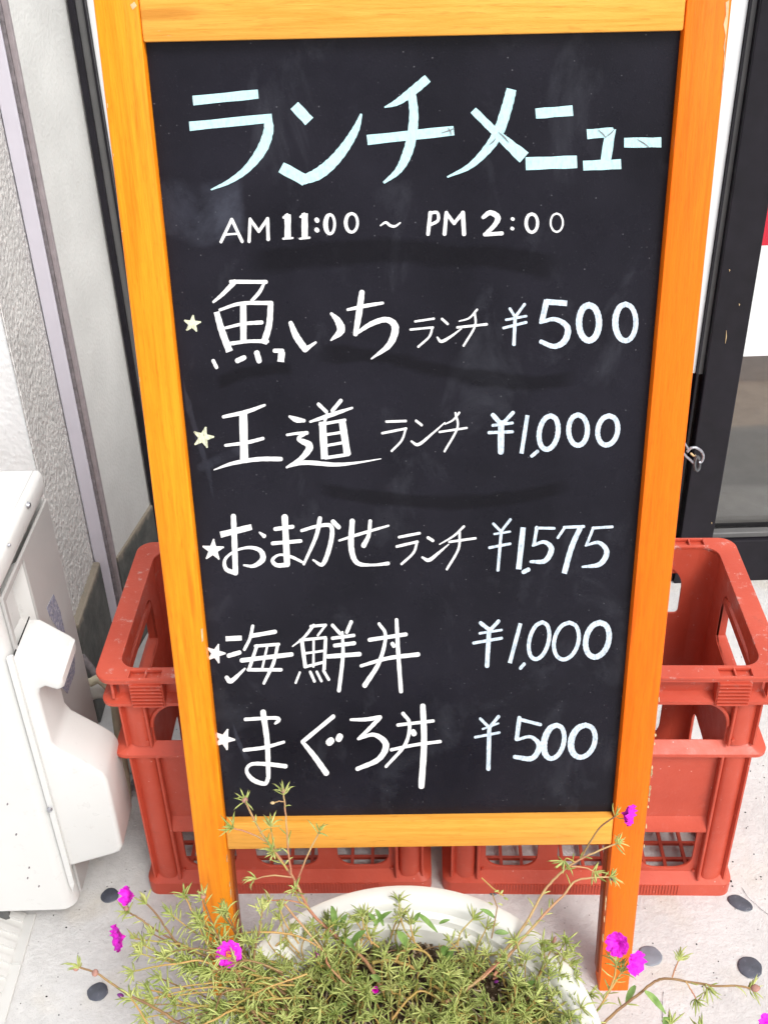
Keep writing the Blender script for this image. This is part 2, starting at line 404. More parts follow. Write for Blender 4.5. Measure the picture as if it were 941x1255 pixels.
for k in range(70):
    px, py = rnd.choice([(rnd.uniform(885, 941), rnd.uniform(950, 1090)), (rnd.uniform(780, 941), rnd.uniform(1110, 1250)), (rnd.uniform(20, 190), rnd.uniform(1080, 1250)), (rnd.uniform(905, 941), rnd.uniform(760, 960))])
    p = at_z(px, py, 0); r = rnd.uniform(.0004, .0013)*(1.6 if rnd.random() < .08 else 1)
    bmesh.ops.create_icosphere(bm, subdivisions=1, radius=r, matrix=T(p.x, p.y, r*.5) @ Matrix.Diagonal((rnd.uniform(.7, 1.6), 1, .6, 1)))
tag(obj('grit', bm, M_dark), 'dark crumbs of grit scattered on the pale concrete', 'grit', kind='stuff')

# ---- stucco wall on the left
t = tag(empty('stucco_wall', (-.495, 1.37, 0)), 'rough stucco wall at the left edge behind the air conditioner, white front with a return coloured grey for its shade', 'wall')
def lt(bm, parent_loc):
    for v in bm.verts: v.co -= Vector(parent_loc)
    return bm
L0 = (-.495, 1.37, 0)
def displaced_face(bm, p00, du, dv, nu, nv, nrm, amp, fr, seed):
    """rough trowelled face as real relief"""
    g = [[None]*(nv+1) for _ in range(nu+1)]
    for i in range(nu+1):
        for j in range(nv+1):
            p = p00+du*(i/nu)+dv*(j/nv)
            q = Vector((p.x*fr, p.y*fr, p.z*fr*.8))+Vector((seed, 0, 0))
            h = noise.noise(q)+.6*noise.noise(q*2.1)+.35*noise.noise(q*4.3)
            h = max(-.25, h)*amp
            if i in (0,) or j in (0, nv): h = 0
            g[i][j] = bm.verts.new(p+nrm*h)
    for i in range(nu):
        for j in range(nv): bm.faces.new((g[i][j], g[i+1][j], g[i+1][j+1], g[i][j+1]))
bm = B(-3.2, -.498, 1.372, 1.9, .0, 3.0); obj('wall_core', lt(bm, L0), M_stuccoW, t)
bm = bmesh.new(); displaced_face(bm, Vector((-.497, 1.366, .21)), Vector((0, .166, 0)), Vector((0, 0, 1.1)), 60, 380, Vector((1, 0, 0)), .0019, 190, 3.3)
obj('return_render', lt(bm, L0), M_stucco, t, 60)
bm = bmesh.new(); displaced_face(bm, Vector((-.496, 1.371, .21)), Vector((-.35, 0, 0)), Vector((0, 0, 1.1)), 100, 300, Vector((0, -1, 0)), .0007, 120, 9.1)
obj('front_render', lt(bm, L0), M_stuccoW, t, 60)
bm = B(-3.2, -.486, 1.362, 1.532, 0, .213, .002, 1); obj('plinth', lt(bm, L0), M_plinth, t)

# ---- metal corner trim and sealant
t = tag(empty('metal_corner_trim', (-.48, 1.535, 0)), 'lilac grey metal strip with chipped paint running up between the two wall faces', 'trim')
L0 = (-.48, 1.535, 0)
obj('strip', lt(B(-.4955, -.4735, 1.533, 1.60, 0, 3.0, .0012, 1), L0), M_lilac, t)
bm = bmesh.new()
for k in range(120):
    z0 = k*.0125; j = rnd.uniform(-.001, .0015)
    tube(bm, [(-.4705, 1.538+j*.3, z0), (-.4705+j*.5, 1.538, z0+.0126)], .0036+j*.5, 6)
obj('sealant_joint', lt(bm, L0), M_seal, t)
obj('inner_strip', lt(B(-.4672, -.4605, 1.535, 1.60, 0, 3.0, .001, 1), L0), M_seal2, t)

# ---- plastered pillar with its plinth
t = tag(empty('plaster_pillar', (-.46, 1.54, 0)), 'smooth grey plastered reveal between the metal strip and the black door frame', 'wall')
L0 = (-.46, 1.54, 0)
def slab(x0, y0, x1, y1, z0, z1, back=.25, m=None, name='reveal'):
    bm = bmesh.new(); a = Vector((x0, y0, 0)); b_ = Vector((x1, y1, 0)); nn = Vector(((b_-a).y, -(b_-a).x, 0)).normalized()
    P = [a, b_, b_-nn*back, a-nn*back]
    lo = [bm.verts.new((*p.xy, z0)) for p in P]; hi = [bm.verts.new((*p.xy, z1)) for p in P]
    for k in range(4): bm.faces.new((lo[k], lo[(k+1) % 4], hi[(k+1) % 4], hi[k]))
    bm.faces.new(lo[::-1]); bm.faces.new(hi)
    return obj(name, lt(bm, L0), m, t)
slab(-.4602, 1.545, -.4285, 1.712, .212, 3.0, .035, M_plaster)
slab(-.4575, 1.541, -.4225, 1.7125, 0, .2125, .038, M_plinth, 'plinth')
slab(-.4298, 1.7125, -.4262, 1.7165, .2, 3.0, .004, M_bead, 'sealant_bead')

# ---- shopfront
t = tag(empty('shopfront', (.1, 1.72, 0)), 'black aluminium shopfront with a white infill panel and a glazed door at the right', 'shopfront'); L0 = (.1, 1.72, 0)
def part(name, bm, m, p=None, smooth=None): return obj(name, lt(bm, L0) if p is None else bm, m, p or t, smooth)
part('door_stile', B(-.4262, -.4162, 1.705, 1.76, 0, 2.4, .001, 1), M_black)
part('gasket', B(-.4160, -.4048, 1.712, 1.76, 0, 2.4), M_groove)
part('door_stile', B(-.4046, -.4012, 1.706, 1.76, 0, 2.4, .001, 1), M_black)
part('infill_panel', B(-.4010, .5448, 1.716, 1.74, .443, 2.4, .001, 1), M_white)['label'] = 'white infill panel'
part('kick_panel', B(-.4010, .5448, 1.720, 1.75, .03, .4426), M_kick)
part('kick_rail', B(-.4010, .5560, 1.708, 1.76, 0, .0298, .001, 1), M_black)
part('mullion', B(.5452, .5482, 1.710, 1.76, .031, 2.4), M_black)
part('gasket', B(.5484, .5562, 1.713, 1.76, .443, 2.4), M_groove)
part('mullion', B(.5484, .5562, 1.718, 1.76, .031, .4427), M_kick)
part('door_stile', B(.5567, .6175, 1.700, 1.765, 0, 2.4, .002, 2), M_black)
part('bottom_rail', B(.6178, 1.62, 1.702, 1.765, 0, .0955, .002, 2), M_black)
part('glazing_bead', B(.6178, 1.62, 1.712, 1.7295, .0958, .1075, .0015, 1), M_groove)
part('door_stile', B(1.62, 1.69, 1.700, 1.765, 0, 2.4, .002, 2), M_black)
part('head_rail', B(-.43, 1.69, 1.69, 1.77, 2.402, 2.52, .002, 1), M_black)
mg, ntg, bg_ = new_mat('clear_glass', .02, .5)
tr = ntg.nodes.new('ShaderNodeBsdfTransparent'); tr.inputs[0].default_value = (.92, .92, .92, 1)
gl = ntg.nodes.new('ShaderNodeBsdfGlossy'); gl.inputs['Roughness'].default_value = .02
fr = ntg.nodes.new('ShaderNodeFresnel'); fr.inputs[0].default_value = 1.5
mx = ntg.nodes.new('ShaderNodeMixShader'); ntg.links.new(fr.outputs[0], mx.inputs[0]); ntg.links.new(tr.outputs[0], mx.inputs[1]); ntg.links.new(gl.outputs[0], mx.inputs[2])
ntg.links.new(mx.outputs[0], ntg.nodes['Material Output'].inputs[0]); ntg.nodes.remove(bg_)
part('door_glass', B(.6177, 1.6198, 1.735, 1.741, .0962, 2.4), mg)
for q in [((889.5, 405), (888.2, 421)), ((893, 330), (893.3, 333)), ((871, 640), (871.5, 642)), ((905, 372), (905.2, 375))]:
    a, b_ = [at_y(*x, 1.6985) for x in q]; bm = bmesh.new(); tube(bm, [a, (a+b_)/2+Vector((.0008, 0, 0)), b_], [.0003, .0009, .0003], 5); part('scratch', bm, M_raw)
t2 = tag(empty('window_poster', (1.12, 1.733, .465)), 'white poster with a red band stuck on the door glass', 'poster')
L0 = (1.12, 1.733, .465)
for nm, z0, z1, m in (('white_band', .465, .663, M_white), ('red_band', .6632, .80, M_red), ('white_field', .8002, 2.2, M_white)):
    obj(nm, lt(B(.6185, 1.60, 1.7315, 1.7335, z0, z1), L0), m, t2)
# building above and beside the shopfront, and the room inside
t = tag(empty('building_wall', (1.7, 1.72, 0)), 'plain grey rendered wall above and to the right of the shopfront', 'wall'); L0 = (1.7, 1.72, 0)
part('wall', B(1.692, 3.4, 1.70, 1.9, 0, 3.0), M_plaster)
part('lintel', B(-.46, 1.69, 1.70, 1.9, 2.522, 3.0), M_plaster)
tag(obj('shop_floor', B(-.6, 3.4, 1.77, 5.2, -.05, .004), M_floor), kind='structure')
tag(obj('shop_back_wall', B(-.6, 3.4, 5.2, 5.3, 0, 2.6), M_room), kind='structure')

# ================================================================== AIR CONDITIONER
AX = -.43
t = tag(empty('air_conditioner', (-.83, 1.07, .05)), 'ivory outdoor air conditioner unit at the left edge, white pipe cover on its side', 'air conditioner'); L0 = (-.83, 1.07, .05)
bm = bmesh.new()
ac_out = rrect(-1.25, AX, .955, 1.188, .02, 6, (.002, .006, .012, .020)); ac_out = ac_out+[(AX, .982), (AX-.022, .982), (AX-.022, 1.178), (AX, 1.178)]
plate(bm, ac_out, [], .515, T(0, 0, .05+.2575), 0)
part('casing', bm, M_ac, None, 35)
bm = bmesh.new()
plate(bm, rrect(-1.254, AX+.004, .949, 1.192, .02, 6, (.008, .008, .02, .024)), [], .036, T(0, 0, .5838), .009)
part('top_panel', bm, M_ac, None, 50)
# side panel with moulded hand recess
sp_pts = [at_x(x, y, AX+.003) for x, y in ((6, 738), (28, 686), (51, 775), (28, 826))]
hole = [(max(p.y, .984), p.z) for p in sp_pts]
bm = bmesh.new(); outer = [(.977, .058), (1.183, .058), (1.183, .560), (.977, .560)]
plate(bm, outer, [hole], .004, T(AX+.0026, 0, 0) @ YZ, .0008)
part('side_panel', bm, M_acshade, None, 40)
cy = sum(h[0] for h in hole)/4; cz = sum(h[1] for h in hole)/4
bm = bmesh.new(); ro = [bm.verts.new((AX+.0015, y, z)) for y, z in hole]; ri = [bm.verts.new((AX-.016, cy+(y-cy)*.80+.004, cz+(z-cz)*.70+.01)) for y, z in hole]
for k in range(4): bm.faces.new((ro[k], ro[(k+1) % 4], ri[(k+1) % 4], ri[k]))
bm.faces.new(ri)
part('hand_recess', bm, M_ac, None)
# valve cover: profile in x-z drawn out along y
F = [at_y(x, y, .96) for x, y in ((16, 822), (30, 811), (75, 836), (42, 835), (65, 918), (129, 954), (149, 1048), (100, 1067), (91, 1090))]
def arc(p, q, r_, n=4): return [(p[0]+(q[0]-p[0])*k/n, p[1]+(q[1]-p[1])*k/n) for k in range(n+1)]
prof = [(AX+.003, .485), (-.413, .484), (-.382, .458), (-.3765, .452), (-.3775, .438), (-.385, .434), (-.398, .440), (-.4045, .437), (-.408, .428), (-.408, .350), (-.402, .338), (-.370, .310), (-.356, .296), (-.3515, .284), (-.3515, .162), (-.356, .152), (-.366, .147), (AX+.003, .126)]
bm = bmesh.new(); prism(bm, prof, .9625, 1.037, lambda a, y, b: (a, y, b))
bmesh.ops.recalc_face_normals(bm, faces=bm.faces[:])
es = [e for e in bm.edges if abs(e.verts[0].co.y-e.verts[1].co.y) < 1e-6 and not (abs(e.verts[0].co.x-(AX+.003)) < 1e-4 and abs(e.verts[1].co.x-(AX+.003)) < 1e-4)]
bmesh.ops.bevel(bm, geom=es, offset=.005, segments=3, affect='EDGES', profile=.5)
part('pipe_cover', bm, M_cover, None, 40)
bm = bmesh.new(); prism(bm, [(AX-.001, .49), (AX+.006, .492), (AX+.006, .10), (AX+.001, .082), (AX-.001, .10)], .957, .9622, lambda a, y, b: (a, y, b)); part('cover_flange', bm, M_cover)
bm = B(AX+.0035, AX+.0045, .9625, 1.0372, .4852, .4868); part('cover_gap', bm, M_dark)
def stick(poly, name, m, th=.0006, X=AX+.005):
    P = [at_x(x, y, X) for x, y in poly]; bm = bmesh.new()
    plate(bm, [(p.y, p.z) for p in P], [], th, T(X, 0, 0) @ YZ); return part(name, bm, m)
stick([(58, 745), (66, 728), (74, 748), (80, 775), (72, 772), (62, 757)], 'warning_sticker', M_sticker)
stick([(76, 842), (86, 815), (92, 800), (92, 825), (83, 850)], 'warning_sticker', M_sticker)
def screw(px, py, r_, Xp=None, Yp=None):
    bm = bmesh.new()
    if Xp is not None:
        p = at_x(px, py, Xp); bmesh.ops.create_cone(bm, cap_ends=True, segments=12, radius1=r_, radius2=r_*.7, depth=.003, matrix=T(*p) @ Matrix.Rotation(pi/2, 4, 'Y'))
    else:
        p = at_y(px, py, Yp); bmesh.ops.create_cone(bm, cap_ends=True, segments=12, radius1=r_, radius2=r_*.7, depth=.003, matrix=T(*p) @ Matrix.Rotation(pi/2, 4, 'X'))
    part('screw', bm, M_steel, None, 30)
screw(36, 619, .0045, Xp=AX+.006); screw(61, 993, .0038, Yp=.9535)
bm = bmesh.new()
for k in range(9): bmesh.ops.create_cone(bm, cap_ends=True, segments=8, radius1=.001, radius2=.001, depth=.002, matrix=T(-.47-.02*rnd.random()*k, .954, .1+.04*k*rnd.random()) @ Matrix.Rotation(pi/2, 4, 'X'))
part('dirt_speck', bm, M_seal)['kind'] = 'stuff'
# fan grille on the front, mostly beyond the left edge of the photo
bm = bmesh.new()
for k in range(9):
    r_ = .03+.02*k; tube(bm, [(-1.0+r_*cos(a*pi/16), .947, .32+r_*sin(a*pi/16)) for a in range(33)], .0018, 5)
for k in range(8):
    a = k*pi/4; tube(bm, [(-1.0, .947, .32), (-1.0+.2*cos(a), .947, .32+.2*sin(a))], .002, 5)
part('fan_grille', bm, M_cover)
for x in (-1.12, -.56): part('foot', B(x-.03, x+.03, .965, 1.18, 0, .05, .004, 1), M_groove)
screw(12, 668, .002, Xp=AX+.006)

# ribbed plastic piece on the ground in front of it
t = tag(empty('ribbed_plastic_base', (-.7, .8, 0)), 'pale grey ribbed plastic piece on the concrete below the air conditioner, bottom left corner', 'plastic base'); L0 = (-.7, .8, 0)
part('flange', B(-1.1, -.500, .45, .985, .0005, .004, .001, 1), M_ribbed)
bm = bmesh.new(); prism(bm, [(-1.08, .004), (-.514, .004), (-.545, .026), (-1.08, .026)], .46, .985, lambda a, y, b: (a, y, b)); part('sloped_body', bm, M_ribbed)
for k in range(24):
    y = .475+k*.0215; bm = bmesh.new(); prism(bm, [(-1.08, .0262), (-.5455, .0262), (-.5165, .0055), (-.5135, .0085), (-.544, .031), (-1.08, .031)], y, y+.009, lambda a, yy, b: (a, yy, b)); part('rib', bm, M_ribbed)
for y in (.905, .80, .70): part('rib', B(-.513, -.5015, y, y+.002, .0042, .006), M_ribbed)

# pipes behind it
def pipe(name, pts, r_, m, label, Y=None):
    bm = bmesh.new(); P = catmull([tuple(p) for p in pts], 8); tube(bm, P, r_, 10); o = obj(name, bm, m, None, 60); return tag(o, label, 'pipe')
pipe('drain_hose', [(-.43, 1.20, .235), (-.415, 1.20, .24), (-.4005, 1.195, .215), (-.398, 1.18, .16), (-.40, 1.17, .05), (-.41, 1.165, .012), (-.44, 1.19, .012)], .0065, M_hose, 'thin beige hose curving down behind the white pipe cover, beside the left crate')
pipe('taped_pipe', [(-.46, 1.235, .185), (-.43, 1.24, .190), (-.405, 1.245, .170), (-.392, 1.25, .12), (-.392, 1.25, .08), (-.395, 1.25, .02), (-.43, 1.26, .018)], .0165, M_wrap, 'thick pale taped pipe bundle between the air conditioner and the left crate')
pipe('black_hose', [(-.47, 1.30, .20), (-.44, 1.29, .14), (-.41, 1.27, .05), (-.40, 1.22, .012), (-.44, 1.18, .010)], .006, M_seal, 'dark cable curling on the ground behind the pale taped pipe')

# ================================================================== CRATES
def make_crate():
    W, D, H = .195, .264, .41
    r = tag(empty('bottle_crate'), 'x', 'crate', 'red plastic bottle crates')
    def P(name, bm, sm=35): return obj(name, bm, M_crate, r, sm)
    wl = W-.010
    up_win = rrect(-.152, .152, .287, .357, .03, 8, (.040, .040, .002, .002))
    low = [rrect(a, b, .044, .126, .02, 6, (.004, .004, .024, .024)) for a, b in ((-.141, -.070), (-.043, .043), (.070, .141))]
    slot = [rrect(-.120, -.080, .158, .163, .002, 3)]
    bm = bmesh.new(); plate(bm, [(-wl, .004), (wl, .004), (wl, .406), (-wl, .406)], [up_win]+low+slot, .004, T(0, .006, 0) @ XZ, .0006); P('front_wall', bm)
    bw = rrect(-.142, .142, .292, .379, .03, 8, (.040, .040, .006, .006))
    bm = bmesh.new(); plate(bm, [(-wl, .004), (wl, .004), (wl, .406), (-wl, .406)], [bw]+low, .004, T(0, D-.006, 0) @ XZ, .0006); P('back_wall', bm)
    # arched lip round the upper window
    for y, w_ in ((.004, up_win), (D-.004, bw)):
        bm = bmesh.new(); sg = -1 if y < .1 else 1
        pts = [p for p in w_]; pts = pts[:18] if y < .1 else pts[:18]
        top = [Vector((x, y+sg*.003, z)) for x, z in pts if z > .30]
        if y < .1: tube(bm, [p+Vector((0, 0, .001)) for p in top], .0026, 8); P('window_lip', bm)
    for s in (-1, 1):
        sh = catmull([(.050, .297), (.120, .296), (.186, .297)], 3)+[(.194, .302), (.194, .352), (.190, .372), (.180, .381)]+catmull([(.165, .384), (.10, .385), (.068, .384)], 3)+[(.050, .376), (.041, .355), (.040, .304)]
        l2 = [rrect(.03, .11, .052, .126, .02, 5), rrect(.154, .234, .052, .126, .02, 5), rrect(.070, .194, .160, .250, .03, 6)]
        bm = bmesh.new(); plate(bm, [(.0085, .004), (D-.0085, .004), (D-.0085, .406), (.0085, .406)], [sh]+l2[:2], .004, T(s*(wl-.001), 0, 0) @ YZ, .0006)
        n = len(sh); c0 = (.12, .335)
        outer = []
        for a in sh:
            d = Vector((a[0]-c0[0], a[1]-c0[1])); nn = Vector((d.x/.075, d.y/.04)).normalized()*.0028; outer.append((a[0]+nn.x, a[1]+nn.y))
        I0 = [bm.verts.new((s*(wl-.003), *a)) for a in sh]; I1 = [bm.verts.new((s*(wl+.0100), *a)) for a in sh]
        O0 = [bm.verts.new((s*(wl-.0004), *a)) for a in outer]; O1 = [bm.verts.new((s*(wl+.0100), *a)) for a in outer]
        for k in range(n):
            j = (k+1) % n
            bm.faces.new((I0[k], I0[j], I1[j], I1[k])); bm.faces.new((O0[k], O1[k], O1[j], O0[j])); bm.faces.new((I1[k], I1[j], O1[j], O1[k]))
        P('side_wall', bm)
    ox, oy0, oy1 = W+.0145, -.014, D+.014
    pk = []
    for sx in (-1, 1):
        for y0_, y1_ in ((-.0105, .0030), (D-.0030, D+.0105)):
            for a in (.1275, .1480): pk.append(rrect(min(sx*a, sx*(a+.0180)), max(sx*a, sx*(a+.0180)), y0_, y1_, 0))
    bm = bmesh.new()
    plate(bm, rrect(-ox, ox, oy0, oy1, .022, 8), [rrect(-wl+.0032, wl-.0032, .0084, D-.0084, .022, 8)]+pk, .005, T(0, 0, H-.0025), .0012)
    plate(bm, rrect(-ox+.0015, ox-.0015, oy0+.0015, oy1-.0015, .021, 8), [rrect(-ox+.004, ox-.004, oy0+.004, oy1-.004, .019, 8)], .004, T(0, 0, H-.0070), 0)
    P('rim', bm)
    # rounded inner corners
    for sx in (-1, 1):
        for y, sy in ((.0082, 1), (D-.0082, -1)):
            bm = bmesh.new(); x = wl-.0031
            arcp = [(x-.022+.022*sin(pi/2*k/6), .022-.022*cos(pi/2*k/6)) for k in range(7)]
            lo = [bm.verts.new((sx*a, y+sy*b, .012)) for a, b in arcp]; hi = [bm.verts.new((sx*a, y+sy*b, H-.0049)) for a, b in arcp]
            for k in range(6): bm.faces.new((lo[k], lo[k+1], hi[k+1], hi[k]))
            P('corner_web', bm)
    def ring(name, z_top, z_bot, outx, outy, lip=.005):
        bm = bmesh.new(); secs = []
        for f, z in ((-.1, z_bot), (1, z_bot), (1, z_bot+lip), (-.1, z_top)):
            secs.append([bm.verts.new((x, y, z)) for x, y in rrect(-wl-outx*f, wl+outx*f, .004-outy*f, D-.004+outy*f, .008+.008*max(f, 0), 5)])
        n = len(secs[0])
        for a, b in zip(secs, secs[1:]+secs[:1]):
            for k in range(n): bm.faces.new((a[k], a[(k+1) % n], b[(k+1) % n], b[k]))
        P(name, bm, 30)
    ring('upper_ring', .3735, .3620, .0225, .0135, .0045)
    ring('middle_ring', .2885, .2700, .0225, .0110, .0050)
    ring('base_ring', .0400, .0, .0150, .0110, .0230)
    for y, sg in ((.004, -1), (D-.004, 1)):
        for s in (-1, 1):
            for z0, z1 in ((.03, .2705), (.2870, .3625)):
                bm = bmesh.new()
                # shallow curved pilaster between the vertical rib and the crate's corner
                px_ = [(.1545, .0005), (.1575, .0050), (.1640, .0072), (.1720, .0070), (.1790, .0045), (.1835, .0012), (.1862, .0070), (.1885, .0070), (.1885, -.001), (.1545, -.001)]
                prism(bm, px_, z0, z1, lambda a, z, b: (s*a, y+sg*b, z)); P('corner_post', bm, 40)
            bm = B(min(s*.1495, s*.1535), max(s*.1495, s*.1535), min(y, y+sg*.0108), max(y, y+sg*.0108), .030, .2702, .0012, 1); P('vertical_rib', bm)
            bm = B(min(s*.1540, s*.1575), max(s*.1540, s*.1575), min(y, y+sg*.0100), max(y, y+sg*.0100), .2872, .3622, .001, 1); P('vertical_rib', bm)
            bm = B(min(s*.1265, s*.1675), max(s*.1265, s*.1675), min(y, y+sg*.0160), max(y, y+sg*.0160), .3625, .4045, .0008, 1)
            for k in range(7):
                z = .3650+k*.0055; box(bm, min(s*.1280, s*.1660), max(s*.1280, s*.1660), min(y+sg*.0156, y+sg*.0190), max(y+sg*.0156, y+sg*.0190), z, z+.0021)
            P('grip_pad', bm)
            # gusset under the rim at the corner
            bm = bmesh.new(); prism(bm, [(y, .3740), (y+sg*.0125, .3740), (y+sg*.0105, .4045), (y, .4045)], s*.1880, s*.1910, lambda a, x, b: (x, a, b)); P('gusset', bm)
        bm = bmesh.new(); prism(bm, [(y, .128), (y+sg*.0090, .128), (y+sg*.0090, .1335), (y, .149)], -.1493, .1493, lambda a, x, b: (x, a, b)); P('ledge', bm)
        bm = bmesh.new()
        for k in range(-30, 31):
            x = k*.0042
            box(bm, x-.0011, x+.0011, min(y+sg*.0105, y+sg*.0122), max(y+sg*.0105, y+sg*.0122), .003, .0215)
        P('base_fluting', bm)
        for x, z in ((-.105, .390), (.105, .390), (-.160, .297), (.160, .297), (-.145, .042), (.145, .042)):
            bm = bmesh.new(); bmesh.ops.create_cone(bm, cap_ends=True, segments=10, radius1=.0020, radius2=.0020, depth=.003, matrix=T(x, y+sg*(.0015 if abs(x) < .15 else .0075), z) @ Matrix.Rotation(pi/2, 4, 'X'))
            obj('moulding_boss', bm, M_crate, r)
    bm = bmesh.new()
    for k in range(-6, 7): box(bm, k*.029-.0022, k*.029+.0022, .010, D-.010, .008, .014)
    for k in range(9): y = .018+k*.0285; box(bm, -.183, .183, y-.0022, y+.0022, .0085, .0135)
    P('floor_grid', bm)
    return r
def copy_tree(o, parent=None):
    c = o.copy(); C.objects.link(c)
    if parent is not None: c.parent = parent
    for ch in list(o.children): copy_tree(ch, c)
    return c
crate = make_crate()
crate.location = (-.1485, 1.0155, 0); crate.rotation_euler = (0, 0, radians(-1.6))
c2 = copy_tree(crate); c2.location = (.2665, .9985, 0); c2.rotation_euler = (0, 0, radians(-2.6))
crate['label'] = 'red plastic bottle crate behind the left board leg, next to the air conditioner'
c2['label'] = 'red plastic bottle crate behind the right board leg, near the glass door'

# ================================================================== MENU BOARD
board = tag(empty('menu_board', mat=BM4), 'orange wooden A-frame menu board with a black panel lettered in white marker', 'menu board')
SI, SO, TH = .2295, .2675, .028
def bpart(name, bm, m, sm=None): return obj(name, bm, m, board, sm)
def woodbar(x0, x1, z0, z1, y0=0.0, y1=TH, bev=.0022): return B(x0, x1, y0, y1, z0, z1, bev, 2)
bpart('stile', woodbar(-SO, -SI, 0, 1.176), M_stileL, 40)
bpart('stile', woodbar(SI, SO, 0, 1.176), M_stileR, 40)
bpart('rail', woodbar(-SI+.0003, SI-.0003, 1.135, 1.1755, .0008), M_rail, 40)
bpart('rail', woodbar(-SI+.0003, SI-.0003, .2440, .2847, .0008), M_rail, 40)
pan = bpart('black_panel', B(-SI+.0004, SI-.0004, .012, .019, .2849, 1.1348), M_board)
# folded rear leg frame, almost closed
rear = []
ang = radians(0.9)
for nm, a in (('rear_leg', (-SO+.006, -SI-.004, .02, 1.15)), ('rear_leg', (SI-.004+.0, SO-.006, .02, 1.15)), ('rear_rail', (-SI, SI, .60, .63)), ('rear_rail', (-SI, SI, 1.10, 1.13))):
    if nm == 'rear_leg' and a[0] > 0: a = (SI-.002, SO-.006, a[2], a[3])
    if nm == 'rear_leg' and a[0] < 0: a = (-SO+.006, -SI+.002, a[2], a[3])
    bm = B(a[0], a[1], TH+.0015, TH+.0195, a[2], a[3], .0015, 1)
    bmesh.ops.rotate(bm, verts=bm.verts[:], cent=(0, TH, 1.15), matrix=Matrix.Rotation(-ang, 3, 'X'))
    bpart(nm, bm, M_rear)
for x in (-.2, .2): bpart('hinge', B(x-.02, x+.02, TH+.0002, TH+.0012, 1.09, 1.17), M_steel)
# bare, chipped edges
def chips(lst, name='bare_wood_chip'):
    for poly in lst:
        bm = bmesh.new(); uv = [bd(*p) for p in poly]
        f = [bm.verts.new((u, -.0004, v)) for u, v in uv]; g = [bm.verts.new((u, .0006, v)) for u, v in uv]; n = len(f)
        bm.faces.new(f); bm.faces.new(g[::-1])
        for k in range(n): bm.faces.new((f[k], f[(k+1) % n], g[(k+1) % n], g[k]))
        bpart(name, bm, M_raw)
chips([[(893, 0), (888.5, 3), (889, 18), (886, 30), (888.5, 44), (886, 58), (888, 72), (885.5, 86), (885.5, 98), (883, 116), (885.8, 82), (888.5, 52), (891.5, 22)],
       [(246.5, 771), (248.6, 770), (249.4, 785), (247.6, 787)], [(160, 6), (165, 2), (168, 7), (163, 12)]])
def chip_at(x, y, w_, h_):
    n = 7; return [(x+w_*cos(2*pi*k/n)*rnd.uniform(.5, 1.1), y+h_*sin(2*pi*k/n)*rnd.uniform(.6, 1.1)) for k in range(n)]
cl = []
for k in range(20):
    y = rnd.choice([rnd.uniform(850, 1060), rnd.uniform(940, 990)]); cl.append(chip_at(893-(y)*.1006+.3, y, rnd.uniform(.6, 1.5), rnd.uniform(1.2, 4.5)))
for k in range(7):
    y = rnd.uniform(1060, 1170); cl.append(chip_at(745.5-(y-1060)*.08, y, .7, rnd.uniform(1.5, 6)))
for k in range(5):
    y = rnd.uniform(1045, 1100); cl.append(chip_at(277.8+(y-1045)*.105, y, .6, rnd.uniform(2, 6)))
for k in range(6):
    y = rnd.uniform(100, 600); cl.append(chip_at(117+y*.1172, y, .5, rnd.uniform(1, 3)))
chips(cl)

# ---- lettering: strokes in crop coordinates of the photograph, laid on the panel
CR = {'A': (110, 0, 2.3525), 'B': (500, 0, 2.134), 'C': (200, 310, 2.941), 'D': (460, 310, 2.614), 'E': (220, 600, 3.137), 'F': (450, 600, 2.689), 'G': (220, 820, 2.768), 'H': (460, 820, 2.476), 'P': (0, 0, 1)}
lay = [0]
def ribbon(bm, cr, pts, wdef=8, flat=False, closed=False):
    ox, oy, sc = CR[cr]
    q = [(ox+p[0]/sc, oy+p[1]/sc, (p[2] if len(p) > 2 else wdef)/sc) for p in pts]
    if closed: q = q+[q[0]]
    q = catmull(q, 7) if len(q) > 2 else [tuple(np.array(q[0])*(1-k/4)+np.array(q[1])*k/4) for k in range(5)]
    lay[0] += 1; yy = .0117-.000012*(lay[0] % 25); off = .012
    def V(x, y):
        u, v = bd(x, y, off); return bm.verts.new((u, yy, v))
    L, R_ = [], []; n = len(q)
    for i in range(n):
        if closed and i in (0, n-1): dx, dy = q[1][0]-q[-2][0], q[1][1]-q[-2][1]
        else: dx, dy = q[min(i+1, n-1)][0]-q[max(i-1, 0)][0], q[min(i+1, n-1)][1]-q[max(i-1, 0)][1]
        l = math.hypot(dx, dy) or 1; nx, ny = -dy/l, dx/l; h = q[i][2]/2*(1+.05*sin(i*2.3+lay[0]))
        L.append((q[i][0]+nx*h, q[i][1]+ny*h)); R_.append((q[i][0]-nx*h, q[i][1]-ny*h))
    LV = [V(*p) for p in L]; RV = [V(*p) for p in R_]
    for i in range(n-1): bm.faces.new((LV[i], LV[i+1], RV[i+1], RV[i]))
    if not closed and not flat:
        for i, s in ((0, -1), (n-1, 1)):
            j = 1 if i == 0 else n-2
            dx, dy = (q[i][0]-q[j][0]), (q[i][1]-q[j][1]); l = math.hypot(dx, dy) or 1; h = q[i][2]/2
            a0 = math.atan2(dy, dx); fan = [V(q[i][0]+h*cos(a0+radians(g)), q[i][1]+h*sin(a0+radians(g))) for g in (-60, -25, 25, 60)]
            ends = (LV[i], RV[i])
            first = min(ends, key=lambda e: (e.co-fan[0].co).length); last = ends[0] if first is ends[1] else ends[1]
            bm.faces.new([first]+fan+[last])
def oval(cx, cy, rx, ry, w_, tilt=0, left=None):
    out = []
    for k in range(10):
        a = -pi/2+2*pi*k/10; x, y = rx*cos(a), ry*sin(a)
        ww = w_ if left is None else w_+(left-w_)*max(0, -cos(a))
        out.append((cx+x-tilt*y, cy+y, ww))
    return out
